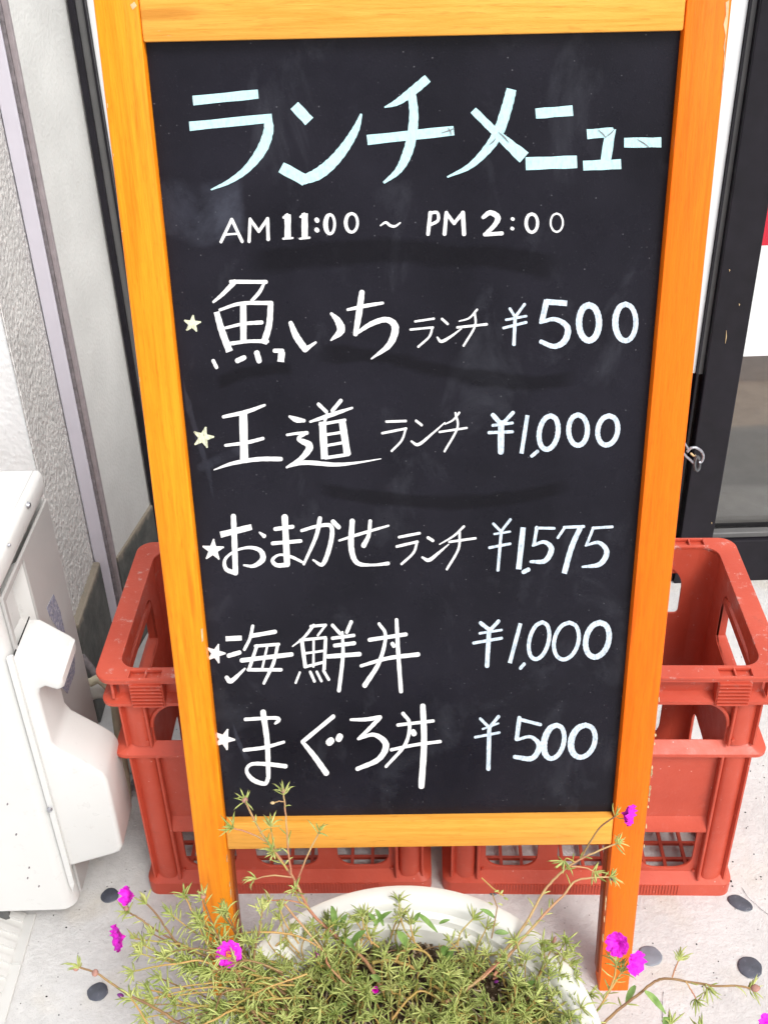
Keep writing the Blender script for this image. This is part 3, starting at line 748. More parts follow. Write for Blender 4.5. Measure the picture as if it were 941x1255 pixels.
def glyphs(name, spec, mat):
    bm = bmesh.new()
    for s in spec:
        kw = {}
        cr, pts = s[0], s[1]; wd = s[2] if len(s) > 2 else 8
        if len(s) > 3: kw = {k: True for k in s[3].split()}
        ribbon(bm, cr, pts, wd, **kw)
    return obj(name, bm, mat, pan)
def ov(cr, *a, **k): return (cr, oval(*a, **k), 8, 'closed')
def star(cr, cx, cy, r_, mat, rot=0, inner=.42):
    ox, oy, sc = CR[cr]; bm = bmesh.new(); lay[0] += 1; yy = .0117-.000012*(lay[0] % 25); pts = []
    for k in range(10):
        a = -pi/2+rot+k*pi/5; q = r_*(1 if k % 2 == 0 else inner)*(1+.12*sin(k*5.1+cx))
        u, v = bd(ox+(cx+q*cos(a))/sc, oy+(cy+q*sin(a))/sc, .012); pts.append(bm.verts.new((u, yy, v)))
    u, v = bd(ox+cx/sc, oy+cy/sc, .012); c_ = bm.verts.new((u, yy, v))
    for k in range(10): bm.faces.new((c_, pts[k], pts[(k+1) % 10]))
    P5 = [(cx+r_*1.08*cos(-pi/2+rot+k*4*pi/5), cy+r_*1.08*sin(-pi/2+rot+k*4*pi/5)) for k in range(5)]
    for k in range(5): ribbon(bm, cr, [(*P5[k], 5), (*P5[(k+1) % 5], 7)], 6)
    obj('star', bm, mat, pan)

fl = 'flat'
glyphs('title_lettering', [
    ('A', [(298, 290), (486, 271)], 27, fl), ('A', [(288, 364), (526, 340)], 26, fl),
    ('A', [(512, 338, 24), (516, 375, 28), (497, 430, 30), (455, 485, 22), (405, 522, 14), (350, 547, 4)], 8, fl),
    ('A', [(590, 304), (633, 350)], 31, fl), ('A', [(552, 482), (622, 520)], 33, fl),
    ('A', [(612, 520, 26), (660, 500, 34), (705, 462, 32), (742, 415, 27), (768, 370, 20), (783, 328, 6)], 8, fl),
    ('P', [(471, 131.5, 1.5), (487, 125, 8), (505, 112, 11), (524, 96, 11)], 8, fl), ('P', [(450, 171.5), (556, 160)], 12, fl),
    ('P', [(504, 112, 10), (507, 140, 11), (504, 170, 12), (497, 193, 11.5), (487, 210, 8), (470, 224, 3)], 8, fl),
    ('B', [(270, 233, 26), (258, 280, 28), (236, 345, 28), (205, 392, 23), (160, 435, 15), (102, 463, 4)], 8, fl),
    ('B', [(170, 288, 20), (235, 352, 22), (303, 412, 36)], 8, fl),
    ('B', [(333, 297), (430, 289)], 27, fl), ('B', [(307, 428), (441, 423)], 33, fl),
    ('B', [(467, 351), (536, 345)], 25, fl), ('B', [(529, 336), (514, 432)], 27, fl), ('B', [(457, 433), (556, 429)], 26, fl),
    ('B', [(564, 373), (661, 372)], 26, fl)], M_paint_c)
HRS = [
    ('A', [(379, 697), (410, 632)], 9), ('A', [(410, 632), (440, 696)], 9), ('A', [(392, 676), (430, 673)], 6),
    ('A', [(460, 696), (463, 631)], 9), ('A', [(463, 632), (488, 667)], 9), ('A', [(488, 667), (513, 630)], 9), ('A', [(513, 630), (515, 690)], 10),
    ('A', [(571, 618), (571, 688)], 18, fl), ('A', [(559, 627), (570, 618)], 7), ('A', [(558, 688), (585, 686)], 6),
    ('A', [(620, 615), (620, 686)], 18, fl), ('A', [(608, 625), (619, 616)], 7), ('A', [(606, 688), (634, 685)], 6),
    ('A', [(654, 633), (656, 636)], 13), ('A', [(654, 662), (656, 664)], 13),
    ov('A', 693, 646, 13, 28, 8, left=14), ov('A', 755, 642, 17, 27, 8, left=11),
    ('A', [(838, 650, 4), (853, 641, 7), (866, 650, 8), (880, 652, 7), (895, 642, 4)]),
    ('B', [(52, 612), (58, 556)], 10), ('B', [(58, 557), (76, 556), (78, 576), (58, 588)], 8),
    ('B', [(95, 612), (100, 556)], 10), ('B', [(100, 557), (120, 584)], 9), ('B', [(120, 584), (143, 556)], 9), ('B', [(143, 556), (146, 612)], 11),
    ('B', [(196, 568, 10), (214, 556, 13), (234, 568, 15), (226, 588, 12), (202, 612, 10)]), ('B', [(200, 613), (245, 610)], 10),
    ('B', [(272, 572), (274, 573)], 9), ('B', [(271, 597), (273, 598)], 9),
    ov('B', 323, 583, 15, 24, 8, left=9), ov('B', 388, 582, 16, 24, 5)]
glyphs('hours_lettering', [q for q in HRS if q[0] == 'A' and q[1][0][0] != 838], M_paint_w); glyphs('hours_lettering', [q for q in HRS if q[1][0][0] == 838], M_paint_w); glyphs('hours_lettering', [q for q in HRS if q[0] == 'B'], M_paint_w)
glyphs('item_lettering', [   # 魚いち
    ('C', [(182, 176, 9), (215, 148, 14), (258, 104, 19)]), ('C', [(245, 103), (371, 104)], 14), ('C', [(366, 106, 9), (348, 140, 13), (320, 172, 12)]),
    ('C', [(193, 212, 20), (212, 280, 24), (240, 355, 25)], 8, fl), ('C', [(205, 205, 10), (280, 182, 13), (390, 180, 15)]),
    ('C', [(388, 182, 20), (382, 260, 22), (362, 327, 24)], 8, fl), ('C', [(289, 185), (290, 325)], 23, fl),
    ('C', [(225, 270, 10), (290, 255, 12), (355, 250, 15)]), ('C', [(245, 326, 14), (310, 318, 12), (375, 318, 15)]),
    ('C', [(181, 388), (193, 412)], 13), ('C', [(268, 388), (292, 377)], 18), ('C', [(338, 360), (346, 388)], 20), ('C', [(402, 352), (430, 352)], 15), ('C', [(428, 355), (424, 392)], 24, fl),
    ('C', [(460, 252, 16), (480, 300, 24), (512, 346, 24)]), ('C', [(512, 348, 18), (550, 322, 8)]),
    ('C', [(606, 218, 10), (630, 245, 24), (640, 280, 28), (605, 314, 6)]),
    ('C', [(665, 204, 10), (730, 190, 14), (791, 180, 10)]), ('C', [(716, 142, 20), (706, 215, 23), (693, 292, 17)]),
    ('C', [(693, 292, 10), (750, 255, 18), (805, 240, 20), (836, 268, 26), (815, 330, 22), (750, 381, 5)])], M_paint_w)
glyphs('small_lettering', [
    ('D', [(127, 219), (187, 210)], 7), ('D', [(112, 245), (184, 238)], 7), ('D', [(182, 239), (172, 268), (137, 300)], 7),
    ('D', [(213, 211), (231, 227)], 8), ('D', [(198, 270, 6), (211, 283, 10), (240, 268, 8), (275, 242, 4)]),
    ('D', [(268, 218, 4), (300, 208, 6), (325, 181, 7)]), ('D', [(262, 238), (356, 228)], 8), ('D', [(318, 192), (318, 235), (282, 297)], 7)], M_paint_w)
def yen(cr, *st): return [(cr, list(p), w_) for p, w_ in st]
glyphs('price_lettering', yen('D', (((430, 178), (447, 205)), 9), (((477, 164), (447, 205)), 9), (((418, 214), (482, 202)), 8), (((410, 240), (482, 222)), 9), (((447, 203), (443, 293)), 11)) + [
    ('D', [(548, 150), (533, 218)], 18, fl), ('D', [(545, 156), (613, 161)], 18, fl), ('D', [(528, 222, 10), (575, 212, 14), (614, 238, 19), (606, 280, 20), (572, 299, 16), (530, 284, 14)]),
    ov('D', 683, 223, 32, 57, 20), ov('D', 800, 222, 33, 59, 16, left=20)], M_paint_b)
star('C', 106, 255, 27, M_paint_y, .1)
glyphs('item_lettering', [   # 王道
    ('C', [(218, 590, 12), (300, 572, 15), (366, 548, 9)]), ('C', [(289, 575), (293, 748)], 29, fl), ('C', [(225, 693, 10), (300, 683, 13), (360, 668, 12)]),
    ('C', [(184, 781, 4), (250, 758, 13), (340, 743, 16), (424, 742, 16)]),
    ('C', [(456, 589, 9), (480, 600, 20), (508, 604, 12)]), ('C', [(447, 655, 9), (480, 650, 10), (518, 648, 14)]), ('C', [(512, 650, 12), (488, 670, 14), (528, 695, 26), (500, 738, 18), (446, 772, 8)]),
    ('C', [(446, 771, 6), (510, 755, 16), (620, 762, 14), (700, 755, 8), (785, 741, 3)]),
    ('C', [(560, 545), (588, 572)], 13), ('C', [(640, 532), (610, 568)], 14), ('C', [(530, 608, 8), (600, 585, 16), (681, 558, 8)]),
    ('C', [(592, 580), (580, 612)], 10), ('C', [(574, 608), (582, 742)], 26, fl), ('C', [(644, 600), (664, 728)], 25, fl), ('C', [(565, 618), (655, 602)], 11),
    ('C', [(585, 655), (650, 645)], 10), ('C', [(588, 694), (655, 682)], 10), ('C', [(585, 738), (668, 726)], 12)], M_paint_w)
glyphs('small_lettering', [
    ('D', [(35, 540), (97, 538)], 8), ('D', [(22, 577), (98, 562)], 8), ('D', [(97, 563), (84, 600), (52, 634)], 7),
    ('D', [(130, 537), (148, 551)], 8), ('D', [(115, 603, 6), (138, 613, 10), (180, 580, 7), (222, 543, 4)]),
    ('D', [(222, 548, 4), (248, 535, 6), (268, 511, 7)]), ('D', [(205, 573), (292, 560)], 7), ('D', [(256, 512), (262, 560), (221, 635)], 7)], M_paint_w)
glyphs('price_lettering', yen('D', (((376, 519), (402, 548)), 15), (((440, 511), (408, 545)), 12), (((375, 552), (438, 544)), 9), (((363, 575), (438, 572)), 10), (((402, 545), (401, 636)), 20)) + [
    ('D', [(486, 519), (467, 642)], 13, fl), ('D', [(500, 650), (518, 635)], 11), ov('D', 554, 575, 30, 54, 16, .12), ov('D', 648, 567, 30, 49, 16), ov('D', 743, 568, 32, 47, 16, .1)], M_paint_b)
star('C', 145, 665, 34, M_paint_y, .25)
glyphs('item_lettering', [   # おまかせ
    ('E', [(158, 173), (278, 143)], 23, fl), ('E', [(208, 102, 20), (212, 200, 22), (216, 320, 20)]),
    ('E', [(216, 320, 18), (180, 305, 16), (176, 268, 12), (215, 235, 9), (270, 222, 12), (312, 235, 18), (320, 268, 22), (285, 293, 14), (248, 290, 7)]), ('E', [(308, 164, 6), (326, 178, 16)]),
    ('E', [(368, 151), (435, 142)], 15), ('E', [(358, 206), (466, 197)], 14), ('E', [(405, 105), (414, 285)], 24),
    ('E', [(416, 288, 18), (375, 290, 16), (358, 270, 14), (385, 250, 9), (430, 258, 12), (480, 282, 9)]),
    ('E', [(470, 157, 12), (530, 140, 13), (582, 140, 16), (582, 200, 18), (552, 285, 16), (514, 270, 7)]), ('E', [(540, 110, 17), (525, 180, 15), (478, 286, 10)]), ('E', [(590, 122), (612, 144)], 17),
    ('E', [(614, 195, 8), (700, 168, 12), (803, 138, 8)]), ('E', [(664, 120, 20), (660, 220, 22), (682, 280, 18), (740, 289, 10), (802, 283, 14)]), ('E', [(733, 120, 14), (727, 175, 15), (708, 214, 20)])], M_paint_w)
glyphs('small_lettering', [
    ('F', [(105, 156), (172, 143)], 9), ('F', [(97, 187), (165, 171)], 9), ('F', [(164, 172), (152, 208), (113, 245)], 8),
    ('F', [(200, 158), (216, 168)], 10), ('F', [(181, 223, 7), (203, 232, 12), (235, 208, 9), (268, 180, 4)]),
    ('F', [(238, 180, 4), (285, 152, 7), (318, 121, 8)]), ('F', [(270, 172), (356, 160)], 8), ('F', [(304, 140), (300, 195), (262, 262)], 8)], M_paint_w)
glyphs('price_lettering', yen('F', (((415, 112), (440, 138)), 9), (((471, 98), (440, 138)), 9), (((418, 146), (470, 138)), 7), (((402, 191), (470, 178)), 9), (((441, 138), (430, 265)), 10)) + [
    ('F', [(513, 124), (498, 262)], 18, fl), ('F', [(514, 271), (530, 263)], 14),
    ('F', [(558, 124), (548, 182)], 11), ('F', [(555, 126), (615, 127)], 9), ('F', [(545, 184, 8), (582, 172, 12), (606, 195, 18), (585, 234, 16), (538, 237, 9)]),
    ('F', [(627, 158), (650, 124)], 9), ('F', [(648, 124), (712, 121)], 10), ('F', [(702, 122, 16), (672, 190, 18), (648, 276, 18)], 8, fl),
    ('F', [(744, 125), (722, 180)], 9), ('F', [(742, 126), (806, 122)], 9), ('F', [(718, 184, 6), (762, 174, 12), (788, 205, 18), (765, 245, 16), (708, 254, 7)])], M_paint_b)
star('E', 130, 232, 37, M_paint_w, .05)
glyphs('item_lettering', [   # 海鮮丼
    ('E', [(178, 573), (240, 570)], 19, fl), ('E', [(190, 638), (231, 626)], 17), ('E', [(182, 722, 16), (200, 735, 18), (252, 688, 8)]),
    ('E', [(282, 524, 13), (272, 570, 12), (250, 614, 12)]), ('E', [(275, 562), (368, 546)], 16), ('E', [(240, 656), (431, 633)], 17),
    ('E', [(292, 601), (382, 594)], 12), ('E', [(298, 600), (268, 690)], 13), ('E', [(378, 596, 12), (362, 665, 13), (325, 744, 11)]), ('E', [(338, 600), (318, 690)], 9), ('E', [(265, 692), (391, 692)], 13),
    ('E', [(435, 602, 5), (480, 566, 10), (516, 521, 12)]), ('E', [(505, 525), (562, 520)], 11), ('E', [(560, 523), (532, 560)], 9),
    ('E', [(470, 577), (484, 682)], 15, fl), ('E', [(465, 578), (562, 568)], 11), ('E', [(562, 570), (556, 692)], 13, fl), ('E', [(516, 575), (515, 680)], 9), ('E', [(475, 630), (560, 618)], 9), ('E', [(482, 681), (548, 664)], 11),
    ('E', [(463, 702), (447, 742)], 9), ('E', [(503, 700), (519, 736)], 11), ('E', [(528, 700), (546, 736)], 10), ('E', [(554, 696), (574, 730)], 11),
    ('E', [(588, 521), (616, 552)], 13), ('E', [(660, 508), (643, 548)], 14), ('E', [(588, 571), (670, 560)], 13), ('E', [(597, 599), (672, 590)], 15), ('E', [(570, 641), (692, 632)], 17), ('E', [(626, 548, 10), (628, 640, 14), (613, 772, 15)]),
    ('E', [(730, 577), (870, 556)], 15), ('E', [(698, 677, 12), (800, 648, 15), (917, 633, 17)]), ('E', [(767, 515, 12), (792, 562, 13), (768, 662, 16), (712, 752, 20)]), ('E', [(834, 500, 14), (840, 620, 16), (851, 775, 16)]), ('E', [(818, 592), (824, 600)], 16)], M_paint_w)
glyphs('price_lettering', yen('F', (((373, 439), (401, 461)), 13), (((432, 433), (405, 462)), 12), (((370, 473), (442, 462)), 8), (((350, 505), (442, 489)), 10), (((401, 460), (394, 580)), 15)) + [
    ('F', [(504, 440), (469, 571)], 13, fl), ('F', [(504, 588), (516, 574)], 11), ov('F', 565, 497, 32, 61, 13, .18), ov('F', 655, 498, 40, 61, 13, .16), ov('F', 757, 494, 38, 57, 18, .15)], M_paint_b)
star('E', 140, 630, 33, M_paint_w, .3)
glyphs('item_lettering', [   # まぐろ丼
    ('G', [(224, 170, 12), (320, 165, 12), (337, 172, 14), (325, 184, 8)]), ('G', [(284, 146, 20), (298, 250, 18), (302, 368, 14)]), ('G', [(220, 274, 12), (290, 265, 12), (354, 247, 10)]),
    ('G', [(302, 366, 14), (290, 388, 14), (250, 375, 16), (228, 345, 12), (245, 322, 12), (300, 322, 14), (360, 329, 15)]),
    ('G', [(522, 160), (418, 246)], 14), ('G', [(417, 246, 12), (455, 292, 18), (498, 352, 20)]), ('G', [(508, 248), (514, 242)], 24), ('G', [(540, 236), (544, 228)], 22),
    ('G', [(581, 171, 9), (630, 170, 13), (680, 163, 15)]), ('G', [(678, 166, 14), (640, 205, 13), (606, 236, 9)]), ('G', [(606, 236, 9), (660, 222, 14), (700, 255, 22), (675, 305, 18), (603, 338, 14)]),
    ('G', [(740, 189), (860, 175)], 11), ('G', [(718, 273, 11), (800, 256, 11), (884, 245, 11)]), ('G', [(758, 150, 13), (780, 185, 12), (765, 255, 12), (700, 330, 10)]), ('G', [(825, 125, 19), (829, 250, 21), (820, 396, 21)]), ('G', [(792, 212), (795, 218)], 19)], M_paint_w)
glyphs('price_lettering', yen('H', (((318, 150), (341, 173)), 9), (((373, 143), (347, 175)), 10), (((325, 181), (372, 164)), 6), (((302, 206), (375, 192)), 8), (((345, 174), (342, 302)), 13)) + [
    ('H', [(436, 148), (428, 212)], 13), ('H', [(436, 152), (500, 168)], 10), ('H', [(430, 214, 8), (470, 205, 10), (496, 232, 16), (475, 270, 16), (422, 266, 12)]),
    ov('H', 541, 220, 30, 51, 14, .16, left=20), ov('H', 629, 218, 36, 49, 15, .16, left=20)], M_paint_b)
star('G', 152, 238, 32, M_paint_w, .35)

for q in ([(88, 347), (120, 336)], [(104, 334), (112, 352)], [(598, 364), (628, 384)], [(497, 340), (516, 360)], [(516, 358), (538, 338)], [(236, 345), (262, 372)], [(212, 378), (228, 362)]):
    bm = bmesh.new(); ribbon(bm, 'B', [(*q[0], 1.5), ((q[0][0]+q[1][0])/2+2, (q[0][1]+q[1][1])/2, 3.2), (*q[1], 1.5)], 3)
    for v in bm.verts: v.co.y -= .0006
    obj('ink_scratch', bm, M_seal, pan)
# ---- hook and eye at the right edge
hk = bpart('hook_and_eye', bmesh.new(), M_steel)
bpy.data.objects.remove(hk)
def px4(x, y): return (800+x/5.7, 380+y/5.7)
BI = BM4.inverted()
def wire(pts, r_, m, Yp=.985, wob=0):
    P = [BI @ at_y(*px4(*p), Yp+wob*k) for k, p in enumerate(pts)]; bm = bmesh.new(); tube(bm, catmull([tuple(p) for p in P], 6), r_, 8); return bpart('hook_wire', bm, m, 60)
wire([(190, 880), (212, 920), (246, 972)], .0011, M_steel)
wire([(238, 990), (262, 966), (300, 962), (336, 988), (350, 1022), (338, 1058), (318, 1064)], .0015, M_steel)
wire([(200, 985), (225, 1018), (262, 1050), (288, 1074)], .0014, M_steel, .983)
wire([(305, 1020), (290, 1060), (292, 1105), (308, 1122), (322, 1100), (322, 1050), (308, 1022)], .0016, M_darksteel, .981, .001)
wire([(262, 1000), (285, 1020), (300, 1016)], .0011, M_raw, .984)

# ================================================================== FLOWER POT
PC = Vector((.004, .626, 0)); PR = .205; PZ = .24
pot = tag(empty('flower_pot', tuple(PC)), 'large round cream white plastic flower pot in front of the menu board', 'flower pot')
prof = [(0, .0), (.140, 0), (.146, .004), (.158, .08), (.176, .185), (.186, .200), (PR-.004, .204), (PR-.001, .209), (PR+.001, .232), (PR-.001, .2385), (PR-.004, PZ), (PR-.021, PZ-.0005), (PR-.024, PZ-.003), (PR-.027, .229), (PR-.034, .226), (PR-.036, .219), (PR-.043, .216), (PR-.047, .200), (PR-.056, .170), (.13, .05), (0, .05)]
bm = bmesh.new(); lathe(bm, prof, 96); obj('pot_body', bm, M_pot, pot, 40)
def soil_mat():
    m, nt, b = new_mat('potting_soil', .95, .15); n = N(nt); v = n.coord()
    c = n.ramp(n.noise(v, 110, 6, .7), [(.3, (.035, .022, .014)), (.5, (.10, .065, .04)), (.68, (.24, .18, .12)), (.78, (.5, .45, .36))])
    n.to(c, b, 'Base Color'); n.to(n.bump(n.noise(v, 140, 6, .7), .006), b, 'Normal'); return m
bm = bmesh.new(); SR = PR-.0475
vs = {}
for i in range(-30, 31):
    for j in range(-30, 31):
        x, y = i*SR/30, j*SR/30
        if x*x+y*y <= SR*SR*1.0:
            vs[i, j] = bm.verts.new((x, y, .200+.010*noise.noise(Vector((x, y, 0))*30)+.005*noise.noise(Vector((x, y, 0))*90)))
for (i, j), v in vs.items():
    q = [(i, j), (i+1, j), (i+1, j+1), (i, j+1)]
    if all(k in vs for k in q): bm.faces.new([vs[k] for k in q])
o = obj('soil', bm, soil_mat(), pot, 60); o['kind'] = 'stuff'
bm = bmesh.new()
for k in range(2600):
    a = rnd.uniform(0, 2*pi); r_ = SR*math.sqrt(rnd.random())*.99; s = rnd.uniform(.0008, .0026)
    bmesh.ops.create_icosphere(bm, subdivisions=1, radius=s, matrix=T(r_*cos(a), r_*sin(a), .204+rnd.uniform(-.004, .006)) @ Matrix.Rotation(rnd.uniform(0, 3), 4, 'X') @ Matrix.Diagonal((1, rnd.uniform(.5, 2.2), .6, 1)))
o = obj('soil_crumb', bm, simple('pale_soil_crumbs', (.27, .21, .15), .9, .2, .9, 90), pot); o['kind'] = 'stuff'

# ================================================================== PLANT
def leaf_mat(name, lo, hi, yl):
    m, nt, b = new_mat(name, .5, .4); n = N(nt); v = n.coord()
    c = n.mix(n.ramp(n.noise(v, 55, 3), [(.35, 0.0), (.65, 1.0)]), lo, hi)
    c = n.mix(n.math('MULTIPLY', n.ramp(n.noise(v, 23, 3), [(.58, 0.0), (.74, 1.0)]), .6), c, yl)
    n.to(c, b, 'Base Color'); b.inputs['Subsurface Weight'].default_value = 0.0
    b.inputs['Transmission Weight'].default_value = 0.0
    return m
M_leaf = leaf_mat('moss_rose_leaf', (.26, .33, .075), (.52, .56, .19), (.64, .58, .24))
M_leafd = leaf_mat('moss_rose_leaf_dark', (.18, .24, .05), (.38, .43, .13), (.52, .46, .18))  # darker leaf green, picked at random for part of the mat
M_wleaf = leaf_mat('weed_leaf', (.13, .24, .05), (.26, .40, .12), (.38, .42, .15))
def stem_mat(name, a, b_):
    m, nt, b = new_mat(name, .5, .4); n = N(nt); v = n.coord()
    n.to(n.mix(n.ramp(n.noise(v, 30, 3), [(.4, 0.0), (.6, 1.0)]), a, b_), b, 'Base Color'); return m
M_stemP = stem_mat('pinkish_stem', (.46, .20, .12), (.50, .34, .15))
M_stemY = stem_mat('yellow_green_stem', (.42, .34, .09), (.50, .30, .10))
M_stemB = stem_mat('brown_stem', (.22, .12, .06), (.32, .20, .08))
def petal_mat():
    m, nt, b = new_mat('magenta_petal', .55, .3); n = N(nt); v = n.coord()
    c = n.mix(n.ramp(n.noise(n.coord((1, 1, 1)), 330, 4, .6), [(.36, 0.0), (.62, 1.0)]), (.66, .008, .50), (.90, .03, .76))
    n.to(c, b, 'Base Color'); n.to(n.bump(n.noise(v, 380, 3), .0012), b, 'Normal'); return m
M_petal = petal_mat()
M_dead = stem_mat('dry_dead_stem', (.42, .33, .22), (.55, .46, .33))
M_petal2 = simple('deep_magenta_petal', (.62, .008, .44), .5, .3, .2, 60)
M_stamen = simple('orange_stamens', (.80, .28, .02), .6, .3, .3, 200)
M_bud = simple('brown_pink_bud', (.38, .20, .16), .6, .3, .3, 120)
M_budp = simple('purple_bud', (.18, .02, .20), .6, .3, .3, 120)

plant = tag(empty('moss_rose_plant', (PC.x, PC.y, .2)), 'straggling moss rose with needle leaves and magenta flowers, growing in the white pot', 'plant'); PL = Vector((PC.x, PC.y, .2))
leafbm = bmesh.new(); leafbm2 = bmesh.new()
def leaf(bm, p, d, L, wd, bend=.25, up=Vector((0, 0, 1))):
    d = d.normalized(); s = d.cross(up); s = s.normalized() if s.length > 1e-4 else d.orthogonal().normalized(); n_ = s.cross(d)
    c0 = p; c1 = p+d*L*.38+n_*L*bend*.15; c2 = p+d*L*.75+n_*L*bend*.05; c3 = p+d*L-n_*L*bend*.2
    rr = []
    for c_, w_ in ((c0, .45), (c1, 1.0), (c2, .8)):
        rr.append([bm.verts.new(c_+s*wd*w_*.5), bm.verts.new(c_+n_*wd*w_*.38), bm.verts.new(c_-s*wd*w_*.5), bm.verts.new(c_-n_*wd*w_*.38)])
    tip = bm.verts.new(c3)
    for a, b in zip(rr, rr[1:]):
        for k in range(4): bm.faces.new((a[k], a[(k+1) % 4], b[(k+1) % 4], b[k]))
    for k in range(4): bm.faces.new((rr[2][k], rr[2][(k+1) % 4], tip))
def rdir(ax, spread):
    """random direction at angle spread from the axis"""
    ax = ax.normalized(); a = ax.orthogonal().normalized(); b = ax.cross(a); t_ = rnd.uniform(0, 2*pi)
    return (ax*cos(spread)+(a*cos(t_)+b*sin(t_))*sin(spread)).normalized()
def dress(bm, P, start=.0, step=.0065, L=(.010, .019), tip=11, wd=.0019, tipL=(.011, .020)):
    tot = 0
    for a, b in zip(P, P[1:]):
        a, b = Vector(a), Vector(b); l = (b-a).length; x = 0
        while x < l:
            tot += step*rnd.uniform(.5, 1.5); x += step*rnd.uniform(.5, 1.5)
            if tot < start or x > l: continue
            leaf(bm, a.lerp(b, min(1, x/l)), rdir(b-a, radians(rnd.uniform(35, 80))), rnd.uniform(*L), wd*rnd.uniform(.75, 1.2), rnd.uniform(-.6, 1.2))
    if tip:
        e = Vector(P[-1]); ax = (e-Vector(P[-2]))
        for k in range(tip): leaf(bm, e-ax.normalized()*rnd.uniform(0, .004), rdir(ax, radians(rnd.uniform(15, 85))), rnd.uniform(*tipL), wd*rnd.uniform(.8, 1.2), rnd.uniform(-.6, 1.2))
        for k in range(5): leaf(bm, e, rdir(ax, radians(rnd.uniform(0, 35))), rnd.uniform(.004, .008), wd*.8, 0)
def stem(pts, m=None, r0=.0015, r1=.0008, **kw):
    """pts: photo points with their depth in metres (x, y, Y)"""
    P = catmull([tuple(at_y(*p)) for p in pts], 5); n = len(P)
    P = [Vector(p)+Vector((rnd.uniform(-1, 1), rnd.uniform(-1, 1), rnd.uniform(-1, 1)))*.0003 for p in P]
    bm = bmesh.new(); tube(bm, [p-PL for p in P], [r0+(r1-r0)*k/(n-1) for k in range(n)], 7)
    obj('stem', bm, m or M_stemP, plant, 60)
    dress(leafbm, P, **kw); return P
Y = None
up0 = dict(step=.0065, L=(.010, .018))
# upright sprays left of centre, in front of the panel
stem([(470, 1215, .70), (448, 1178, .735), (415, 1150, .76), (383, 1120, .775), (368, 1093, .785), (362, 1080, .79), (344, 1053, .80), (322, 1023, .81), (305, 991, .82), (300, 981, .822)], M_stemP, .0021, .0009, start=.07, **up0)
stem([(357, 1070, .79), (353, 1040, .80), (351, 1010, .81), (349, 985, .82), (347, 972, .825)], M_stemP, .0011, .0008, **up0)
stem([(364, 1080, .79), (377, 1048, .80), (388, 1026, .81), (392, 1018, .812)], M_stemP, .0011, .0008, step=.012, tip=6)
stem([(357, 1075, .79), (332, 1073, .79), (311, 1078, .79)], M_stemP, .0010, .0007, step=.011)
stem([(326, 1031, .805), (311, 1023, .81), (297, 1018, .81), (283, 1014, .81)], M_stemP, .0010, .0007, step=.014)
stem([(338, 1041, .80), (334, 1026, .805), (332, 1012, .81)], M_stemY, .0009, .0007, **up0)
stem([(352, 1066, .79), (340, 1050, .795), (334, 1042, .79)], M_stemY, .0009, .0007, step=.004)
stem([(375, 1108, .775), (350, 1103, .775), (328, 1104, .775)], M_stemP, .0009, .0007, step=.006)
stem([(380, 1115, .77), (366, 1102, .775), (362, 1090, .775)], M_stemY, .0009, .0007, step=.005)
# right pair leaning across the gap
stem([(540, 1232, .69), (590, 1198, .715), (623, 1160, .745), (645, 1130, .765), (664, 1096, .785), (681, 1075, .795), (702, 1058, .80), (728, 1045, .805), (757, 1033, .81)], M_stemP, .0020, .0009, start=.085, **up0)
stem([(605, 1196, .71), (632, 1160, .74), (674, 1113, .77), (691, 1096, .78), (706, 1079, .79), (736, 1075, .79), (750, 1076, .79)], M_stemP, .0018, .0008, start=.045, **up0)
s6 = stem([(713, 1050, .80), (724, 1030, .805), (736, 1013, .81), (754, 1000, .812)], M_stemB, .0011, .0009, step=.02, tip=4)
stem([(700, 1062, .797), (716, 1063, .797), (729, 1069, .797)], M_stemP, .0009, .0007, step=.008)
stem([(704, 1056, .80), (694, 1052, .80), (690, 1057, .80)], M_stemY, .0008, .0006, step=.008)
# long arching stem at the lower right
stem([(700, 1290, .64), (735, 1258, .665), (756, 1239, .68), (785, 1216, .70), (802, 1203, .71), (818, 1199.6, .71), (854, 1205, .705), (879, 1208.5, .70), (905, 1208.5, .70), (921, 1212, .70)], M_stemB, .0017, .0011, start=.03, step=.008, L=(.012, .02))
stem([(823, 1198, .71), (828, 1184, .717), (833, 1174, .722)], M_stemP, .0009, .0007, step=.006, tip=12)
stem([(840, 1203, .705), (848, 1216, .70), (854, 1227, .695)], M_stemP, .0009, .0007, step=.006, tip=10)
stem([(860, 1206, .705), (864, 1209, .703), (867, 1212, .70)], M_stemP, .0009, .0007, step=.002, tip=12, tipL=(.012, .02))
stem([(690, 1275, .65), (715, 1252, .665), (733, 1237, .68), (751, 1203, .70), (755, 1180, .715)], M_stemY, .0014, .0009, start=.02, step=.005, L=(.012, .02), tip=14)
stem([(733, 1237, .68), (752, 1206, .70), (762, 1190, .71)], M_stemY, .0012, .0009, step=.005, L=(.012, .02), tip=12)
stem([(800, 1290, .63), (818, 1268, .64), (822, 1254, .65)], M_stemY, .0012, .0009, step=.005, tip=12)
stem([(860, 1295, .63), (862, 1275, .63), (858, 1262, .64)], M_stemY, .0012, .0009, step=.005, tip=12)
